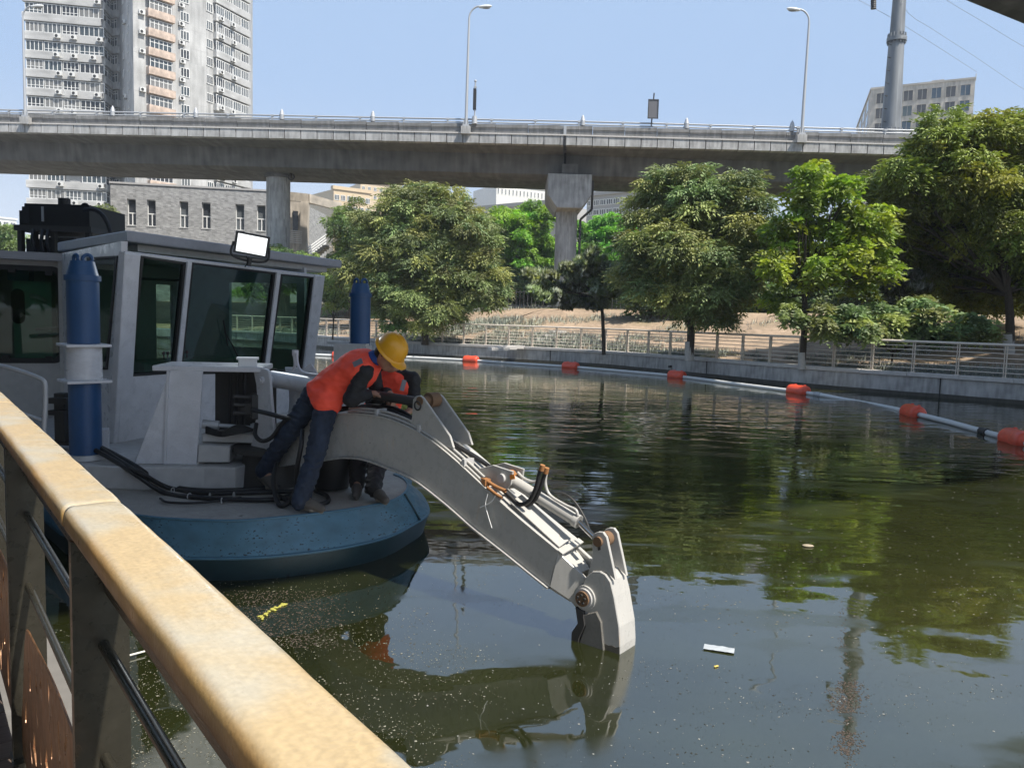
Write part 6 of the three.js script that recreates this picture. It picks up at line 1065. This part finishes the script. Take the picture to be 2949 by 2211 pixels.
{
  const J = { pelvis: at(694, 850, 6.78), hipN: at(706, 864, 6.70), hipF: at(678, 856, 6.88), kneeN: at(684, 968, 6.60), ankN: at(655, 1066, 6.62), kneeF: at(624, 932, 7.0), ankF: at(571, 1012, 7.22), neck: at(807, 774, 6.66), shN: at(787, 803, 6.54), shF: at(800, 776, 6.84), elbN: at(757, 862, 6.52), wrN: at(800, 851, 6.58), elbF: at(815, 858, 6.86), wrF: at(838, 846, 6.78), head: at(838, 768, 6.63) };
  J.footN = J.ankN; J.toeN = gp(693, 1098, DY + 0.045); J.toeF = gp(592, 1056, DY + 0.045);
  J.ankN.copy(gp(650, 1096, DY + 0.045)).add(V(0, 0.085, 0)); 
  J.face = at(866, 802, 6.55).sub(J.head).normalize(); J.up = V(0.28, 0.9, 0.15);
  J.handN = at(832, 850, 6.62).sub(J.wrN); J.handF = at(850, 862, 6.75).sub(J.wrF);
  const n = V(-0.25, 0.45, 0.86).normalize(), back = at(772, 783, 6.47), ax = J.neck.clone().sub(J.pelvis).normalize();
  const face = (p, nn) => { const u = ax.clone().addScaledVector(nn, -ax.dot(nn)).normalize(); return [p, nn, u]; };
  person('worker in a yellow helmet and orange vest bending over the white digging arm, blue jeans', J, { trousers: CM.jeans, jacket: CM.black, collar: CM.blueShirt, hemShirt: CM.blueShirt, helmet: CM.helmet, vestHem: -0.05, patches: [[...face(back, n), 0.05, 0.085]] });
  const K = { pelvis: at(800, 935, 7.42), hipN: at(812, 950, 7.36), hipF: at(784, 948, 7.5), kneeN: at(813, 1010, 7.22), ankN: at(812, 1062, 7.2), kneeF: at(772, 1000, 7.35), ankF: at(770, 1050, 7.4), neck: at(858, 796, 7.12), shN: at(889, 820, 7.10), shF: at(828, 812, 7.16), elbN: at(894, 862, 7.1), wrN: at(890, 885, 6.95), elbF: at(805, 868, 7.1), wrF: at(838, 872, 6.9), head: at(843, 772, 7.04) };
  K.footN = K.ankN; K.toeN = gp(832, 1080, DY + 0.045); K.toeF = gp(769, 1070, DY + 0.045);
  K.ankN.copy(gp(806, 1070, DY + 0.045)).add(V(0, 0.085, 0)); K.ankF.copy(gp(771, 1056, DY + 0.045)).add(V(0, 0.085, 0));
  K.face = at(846, 800, 6.8).sub(K.head).normalize(); K.up = V(0, 0.9, 0.3); K.handN = V(-0.6, -0.2, 0.4); K.handF = V(0.5, -0.2, 0.4);
  const kn = V(0.35, 0.1, 0.93).normalize();
  const ka = K.neck.clone().sub(K.pelvis).normalize(), ku = ka.clone().addScaledVector(kn, -ka.dot(kn)).normalize();
  person('second worker in an orange vest and black trousers standing behind the arm, face hidden', K, { trousers: CM.black, jacket: CM.black, vestHem: 0.0, patches: [[at(870, 832, 6.90), kn, ku, 0.04, 0.10]] });
}
// ---------------------------------------------------------------- boarded walkway and near railing
{
  const t = thing('boarded_walkway', 'brown boarded walkway along the near railing', 'walkway', rp(2, -1, 0.39));
  const wood = [0, 1, 2].map((k) => std([[0.15, 0.10, 0.075], [0.12, 0.085, 0.065], [0.18, 0.125, 0.09]][k], 0.85, { map: rep(dirtStreak, 2, 1) }));
  for (let k = -10; k < 46; k++) add('plank', bar(rp(k * 0.142, -0.05, WY - 0.014 + rr(-0.002, 0.002)), rp(k * 0.142, -2.6, WY - 0.014), 0.133, 0.03, V(0, 1, 0), 0.004), wood[Math.floor(rnd() * 3)], t);
}
const stoneTex = tex(1024, (u, v) => { const a = tfbm(u * 5, v * 5, 5, 101, 6), b = tfbm(u * 14, v * 60, 14, 103, 4), c = tfbm(u * 80, v * 80, 80, 104, 2), d = tfbm(u * 3 + 0.2, v * 3, 3, 106, 4); const k = sst(d + a * 0.4, -0.12, 0.18), o = sst(a, 0.15, 0.45) * 0.5, g2 = tfbm(u * 6, v * 90, 6, 107, 3), q = cl(0.91 + a * 0.05 + b * 0.06 + g2 * 0.03 + c * 0.14 - 0.22 * sst(c + a * 0.3, 0.27, 0.40) , 0, 1); return [q * mix(0.94, 0.90, k), q * mix(0.84, 0.87, k) * (1 - o * 0.12), q * mix(0.65, 0.78, k) * (1 - o * 0.35)]; });
{
  const t = thing('railing', 'near railing with a worn pale wooden handrail, steel rods and cut-out copper-brown panels', 'railing', rp(2, 0, WY));
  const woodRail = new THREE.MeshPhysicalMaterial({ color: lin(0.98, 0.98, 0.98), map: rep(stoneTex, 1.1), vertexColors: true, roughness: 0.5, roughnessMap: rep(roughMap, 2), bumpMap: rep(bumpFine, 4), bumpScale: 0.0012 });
  const sec = []; const w = 0.068, h = 0.032, r = 0.022;
  for (const [cx, cy, s] of [[w - r, h - r, 0], [-w + r, h - r, 0.5], [-w + r, -h + r, 1], [w - r, -h + r, 1.5]]) for (let k = 0; k <= 5; k++) { const a = (s + k / 10) * Math.PI; sec.push([cx + Math.cos(a) * r, cy + Math.sin(a) * r]); }
  { const full = []; sec.forEach((p, i) => { const q = sec[(i + 1) % sec.length], d = Math.hypot(q[0] - p[0], q[1] - p[1]), n = Math.max(1, Math.round(d / 0.012)); for (let k = 0; k < n; k++) full.push([mix(p[0], q[0], k / n), mix(p[1], q[1], k / n)]); }); sec.length = 0; sec.push(...full); }
  const per = [0]; sec.forEach((p, i) => { const q = sec[(i + 1) % sec.length]; per.push(per[i] + Math.hypot(q[0] - p[0], q[1] - p[1])); });
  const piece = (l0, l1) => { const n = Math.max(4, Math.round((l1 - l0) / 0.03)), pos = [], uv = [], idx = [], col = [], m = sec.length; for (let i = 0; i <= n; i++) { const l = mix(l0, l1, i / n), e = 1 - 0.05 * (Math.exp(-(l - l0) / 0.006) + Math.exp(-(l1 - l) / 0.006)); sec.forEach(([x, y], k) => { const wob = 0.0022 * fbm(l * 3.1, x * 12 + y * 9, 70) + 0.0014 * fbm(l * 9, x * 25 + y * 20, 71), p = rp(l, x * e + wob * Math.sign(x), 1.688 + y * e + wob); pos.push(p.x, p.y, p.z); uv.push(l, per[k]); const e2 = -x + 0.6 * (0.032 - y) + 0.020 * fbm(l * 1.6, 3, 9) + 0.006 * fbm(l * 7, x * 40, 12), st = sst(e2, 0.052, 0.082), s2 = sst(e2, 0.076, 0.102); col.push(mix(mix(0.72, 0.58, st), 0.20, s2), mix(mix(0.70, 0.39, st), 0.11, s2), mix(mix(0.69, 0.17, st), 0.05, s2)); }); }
    for (let i = 0; i < n; i++) for (let k = 0; k < m; k++) { const a = i * m + k, b = i * m + (k + 1) % m; idx.push(a, b, a + m, b, b + m, a + m); }
    for (const i of [0, n]) for (let k = 1; k + 1 < m; k++) i ? idx.push(i * m, i * m + k, i * m + k + 1) : idx.push(0, k + 1, k);
    let g = new THREE.BufferGeometry(); g.setAttribute('position', new THREE.Float32BufferAttribute(pos, 3)); g.setAttribute('uv', new THREE.Float32BufferAttribute(uv, 2)); g.setAttribute('color', new THREE.Float32BufferAttribute(col, 3)); g.setIndex(idx); g.computeVertexNormals(); return g; };
  // joints where the photograph shows them
  const lAt = (x, y) => { const p = gp(x, y, 1.72).sub(RO); return p.x * RD.x + p.z * RD.z; };
  const j0 = lAt(205, 1085), j1 = lAt(4, 868);
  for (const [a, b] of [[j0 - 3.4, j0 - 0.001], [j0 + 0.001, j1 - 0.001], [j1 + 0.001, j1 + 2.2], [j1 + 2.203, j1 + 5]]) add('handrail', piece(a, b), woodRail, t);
  const dk = std([0.075, 0.068, 0.05], 0.42, { metalness: 0.6, map: rep(dirtFine, 3), roughnessMap: rep(roughMap, 3) });
  const lp = (x, y, wv) => { const p = onPlane(x, y, RO.clone().addScaledVector(RNN, wv), RNN).sub(RO); return p.x * RD.x + p.z * RD.z; };
  const l1 = lp(158, 1300, -0.06), sp = lp(20, 1260, -0.06) - l1;
  const posts = [-2, -1, 0, 1, 2, 3, 4].map((k) => l1 + k * sp);
  const pbox = (l0, l2, w0, w1, y0, y1) => { const g = new THREE.BoxGeometry(l2 - l0, y1 - y0, w1 - w0); return uvBox(g.applyMatrix4(basis(RD, V(0, 1, 0), RD.clone().cross(V(0, 1, 0)), rp((l0 + l2) / 2, (w0 + w1) / 2, (y0 + y1) / 2))), 1); };
  posts.forEach((l) => { add('post', [pbox(l - 0.011, l + 0.011, -0.06, 0.056, WY, 1.653), pbox(l - 0.016, l + 0.016, -0.066, -0.0605, WY, 1.655), pbox(l - 0.06, l + 0.06, -0.07, 0.07, WY - 0.01, WY + 0.012)], dk, t); });
  for (let i = 0; i + 1 < posts.length; i++) {
    const a = posts[i] + 0.012, b = posts[i + 1] - 0.012;
    add('rail_bearer', bar(rp(a, 0.0, 1.646), rp(b, 0.0, 1.646), 0.05, 0.016, V(0, 1, 0), 0.003), dk, t);
    add('rod', bar(rp(a, 0.012, 1.545), rp(b, 0.012, 1.545), 0.022, 0.05, V(0, 1, 0), 0.008), dk, t);
    for (const y of [1.395, 1.115]) add('rod', rod(rp(a, 0.0, y), rp(b, 0.0, y), 0.013, 0.013, 14), dk, t);
    // cut-out panel with wavy top and leaf-shaped openings
    const W0 = -0.035, top = (k) => 1.055 + 0.025 * Math.sin(k * 5) - 0.42 * sst(k, 0.80, 1.0) * sst(k, 0.8, 1.0), out = [rp(a + 0.02, W0, WY + 0.03), rp(b - 0.01, W0, WY + 0.03)];
    for (let k = 20; k >= 0; k--) out.push(rp(mix(a + 0.02, b - 0.01, k / 20), W0, top(k / 20)));
    const holes = [], used = [];
    for (let q = 0; q < 400 && holes.length < 26; q++) {
      const cx = rr(a + 0.1, b - 0.12), R = rr(0.028, 0.062), cy = rr(WY + 0.1, top((cx - a) / (b - a)) - 0.09); if (cx > a + (b - a) * 0.8 && cy > 0.7) continue;
      if (used.some(([x, y, r]) => Math.hypot(x - cx, y - cy) < r + R + 0.03)) continue; used.push([cx, cy, R * 1.3]);
      const hp = [], th = rr(0.9, 2.2), kind = rnd(); for (let e = 0; e < 12; e++) { const an = e / 12 * 6.283, rx = R * (kind < 0.6 ? 1.3 * (1 + 0.25 * Math.cos(an)) : 0.8 + 0.45 * Math.cos(2 * an)), ry = R * (kind < 0.6 ? 0.42 : 0.7 + 0.3 * Math.sin(3 * an)); const x = Math.cos(an) * rx, y = Math.sin(an) * ry; hp.push(rp(cx + x * Math.cos(th) - y * Math.sin(th), W0, cy + x * Math.sin(th) + y * Math.cos(th))); } holes.push(hp);
    }
    add('cut_out_panel', plate(out, RNN, 0.006, 0, holes), i === 0 ? copper() : copper(), t);
  }
  function copper() { return (copper.m ??= std([0.34, 0.17, 0.08], 0.5, { metalness: 0.35, map: rep(dirtStreak, 1.3), roughnessMap: rep(roughMap, 2) })); }
}
// ---------------------------------------------------------------- orange floats and the floating hose
{
  const hosePts = [[640, 764, 0.05], [735, 768, 0.05], [880, 771, 0.05], [1017, 778, 0.05], [1120, 785, 0.05], [1232, 792, 0.05], [1340, 801, 0.05], [1461, 812, 0.05], [1590, 829, 0.05], [1725, 846, 0.05], [1780, 854, 0.05], [1815, 861, 0.0], [1860, 869, -0.045], [1925, 881, 0.0], [1972, 892, 0.06], [2050, 911, 0.06], [2140, 936, 0.05], [2195, 950, 0.06], [2260, 972, 0.05], [2360, 1006, 0.05]].map(([x, y, h]) => gp(x, y, h).setY(h));
  const curve = new THREE.CatmullRomCurve3(hosePts, false, 'catmullrom', 0.4);
  single('floating_hose', new THREE.TubeGeometry(curve, 260, 0.062, 9, false), M.hose, 'long white hose floating across the water through the orange floats', 'hose');
  const slope = (p) => (p.x - EYE.x) / (EYE.z - p.z), near = (p) => { let b = 1e9, k = 0; for (let i = 0; i <= 900; i++) { const d = Math.abs(slope(curve.getPoint(i / 900)) - slope(p)); if (d < b) { b = d; k = i / 900; } } return k; };
  const labels = ['orange float half hidden behind the bending worker', 'orange float farthest out in open water right of the yellow helmet', 'orange float second out in open water from the yellow helmet', 'orange float in front of the quay wall below the whitewashed tree trunk', 'orange float below the forked bright green tree, with hose coupling beside it', 'orange float just before the shaded grey stretch of hose', 'orange float nearest the camera, cut by the picture edge'];
  const prof = [[0.062, -0.40], [0.10, -0.40], [0.16, -0.385], [0.195, -0.35], [0.205, -0.28], [0.205, -0.10], [0.198, -0.085], [0.198, 0.085], [0.205, 0.10], [0.205, 0.28], [0.195, 0.35], [0.16, 0.385], [0.10, 0.40], [0.062, 0.40]].map(([x, y]) => new THREE.Vector2(x, y));
  [[735, 768], [1017, 778], [1232, 791], [1461, 811], [1725, 844], [1972, 890], [2196, 948]].forEach(([x, y], i) => {
    const k = near(gp(x, y, 0.05)), p = curve.getPoint(k).setY(0.07), d = curve.getTangent(k);
    const t = thing('float', labels[i], 'float', p, 'orange floats on the floating hose'); t.rotation.set(0, Math.atan2(d.x, d.z), 0); t.rotation.z = 0;
    const inner = rr(0, 6);
    raw('body', new THREE.LatheGeometry(prof, 28).rotateX(Math.PI / 2), M.orange, t);
    raw('seam_lug', mergeGeometries([-0.2, 0.2].map((z) => new THREE.BoxGeometry(0.05, 0.03, 0.06).translate(0.06, 0.205, z))), M.orange, t);
  });
  const cp = (x, y, r, label, mat) => { const k = near(gp(x, y, 0.05)), p = curve.getPoint(k), d = curve.getTangent(k); single('hose_coupling', [rod(p.clone().addScaledVector(d, -0.10), p.clone().addScaledVector(d, 0.10), r, r, 14), rod(p.clone().addScaledVector(d, -0.17), p.clone().addScaledVector(d, -0.12), r * 0.92, r * 0.92, 14)], mat, label, 'coupling'); };
  cp(2128, 932, 0.085, 'black coupling on the hose beside the nearest orange float', M.rubber);
  cp(1768, 851, 0.085, 'grey clamp on the hose beside the float below the forked tree', M.galv);
}
// ---------------------------------------------------------------- litter and scum on the water
{
  const pl = gp(1553, 1400, 0.01), g = new THREE.PlaneGeometry(0.20, 0.085, 10, 4); { const p = g.attributes.position; for (let i = 0; i < p.count; i++) p.setZ(i, 0.004 + 0.006 * noise.noise(p.getX(i) * 22, p.getY(i) * 22, 4)); } g.rotateX(-Math.PI / 2); g.computeVertexNormals(); g.rotateY(-0.32); g.translate(pl.x, 0.006, pl.z);
  single('plastic_scrap', g, std([0.44, 0.47, 0.49], 0.35, { side: THREE.DoubleSide }), 'white strip of plastic floating on calm water right of the arm', 'litter');
  const y = gp(1547, 1437, 0.01); single('wrapper', new RoundedBoxGeometry(0.034, 0.006, 0.012, 2, 0.002).rotateY(0.5).translate(y.x, 0.006, y.z), std([0.75, 0.55, 0.12], 0.5), 'tiny yellow wrapper floating just below the white plastic strip', 'litter');
  const bgp = gp(1745, 1178, 0.01); single('foam_scrap', new THREE.IcosahedronGeometry(0.04, 1).scale(1.5, 0.3, 1).translate(bgp.x, 0.01, bgp.z), std([0.36, 0.30, 0.21], 0.7), 'pale scrap floating on the sunlit green water', 'litter');
  const st = gp(278, 1415, 0.02), st2 = gp(312, 1406, 0.02); single('floating_stick', rod(st, st2, 0.006), std([0.7, 0.68, 0.6], 0.6), 'thin pale stick floating behind the near railing rods', 'stick');
  const w0 = gp(560, 1334, 0.01), w1 = gp(612, 1302, 0.01), wl = []; for (let k = 0; k < 26; k++) { const p = w0.clone().lerp(w1, k / 25); wl.push(new THREE.SphereGeometry(0.012, 6, 4).scale(rr(0.8, 2), 0.5, rr(0.6, 1.2)).rotateY(rr(0, 3)).translate(p.x + rr(-0.02, 0.02), 0.006, p.z + rr(-0.02, 0.02))); }
  single('weed_sprig', wl, std([0.38, 0.36, 0.07], 0.8), 'yellow-green sprig of weed floating below the blue hull', 'weed');
  // specks, leaves and scum: nobody could count them
  const list = [], inPix = (x0, x1, y0, y1, n, f) => { for (let i = 0; i < n; i++) { const p = gp(rr(x0, x1), rr(y0, y1), 0); list.push([p.x, p.z, f]); } };
  const clear = (x, z) => { const l = (x - RO.x) * RNN.x + (z - RO.z) * RNN.z; return l > 0.32; };
  for (let c = 0; c < 60; c++) { const X = rr(150, 1000), Y = rr(1240, 1658); inPix(X - 110, X + 110, Y - 22, Y + 22, 75, 0); } inPix(150, 900, 1240, 1658, 1100, 0); for (let c = 0; c < 40; c++) { const X = rr(900, 2211), Y = rr(1220, 1658); inPix(X - 140, X + 140, Y - 25, Y + 25, 32, 1); } inPix(900, 2211, 1200, 1658, 450, 1); inPix(1500, 2211, 1020, 1380, 420, 2); inPix(900, 1500, 1150, 1320, 260, 0);
  for (let i = 0; i < 900; i++) { const k = rnd(), y = rnd() < 0.5 ? rr(1470, 1540) : rnd() < 0.5 ? rr(1580, 1630) : mix(1295, 1658, k), x = mix(1812, 1835, Math.min(1, k * 2)) + 22 * fbm(k * 6, 3, 5) * 2 + rr(-1, 1) * rr(0, 1) * (18 + 40 * Math.exp(-Math.pow((y - 1505) / 40, 2)) + 26 * Math.exp(-Math.pow((y - 1600) / 30, 2))); const p = gp(x, y, 0); list.push([p.x, p.z, 3]); }
  for (let i = 0; i < 1500; i++) { const x = rr(520, 720) + rr(-40, 40), y = rr(1275, 1400); const p = gp(x, y, 0); list.push([p.x, p.z, 3]); }
  const im = new THREE.InstancedMesh(new THREE.OctahedronGeometry(0.5, 0), std([1, 1, 1], 0.8), list.length), m = new THREE.Matrix4(), q = new THREE.Quaternion(), c = new THREE.Color();
  let n = 0; for (const [x, z, f] of list) {
    if (!clear(x, z)) continue;
    const s = f === 2 ? rr(0.008, 0.032) : (f === 3 ? rr(0.006, 0.02) : 0.005 + 0.015 * Math.pow(rnd(), 6)), thin = f === 2 ? 0.22 : rr(0.35, 0.9);
    q.setFromAxisAngle(V(0, 1, 0), f === 2 ? rr(-0.4, 0.2) : rr(0, 3.14)); m.compose(V(x, 0.001, z), q, V(s, 0.005, s * thin)); im.setMatrixAt(n, m);
    const b = rnd(); f === 3 ? c.setRGB(0.045 + 0.04 * b, 0.034 + 0.03 * b, 0.026 + 0.024 * b) : f === 1 ? (b < 0.6 ? c.setRGB(0.03, 0.03, 0.025) : c.setRGB(0.28, 0.28, 0.26)) : b < 0.3 ? c.setRGB(0.06, 0.05, 0.03) : c.setRGB(0.12 + 0.14 * b, 0.115 + 0.135 * b, 0.09 + 0.11 * b); im.setColorAt(n++, c);
  }
  im.count = n; im.name = 'floating_specks'; im.userData = { label: 'specks of leaf, seed and scum drifting on the canal water', category: 'debris', kind: 'stuff' }; scene.add(im);
}
renderer.render(scene, camera);
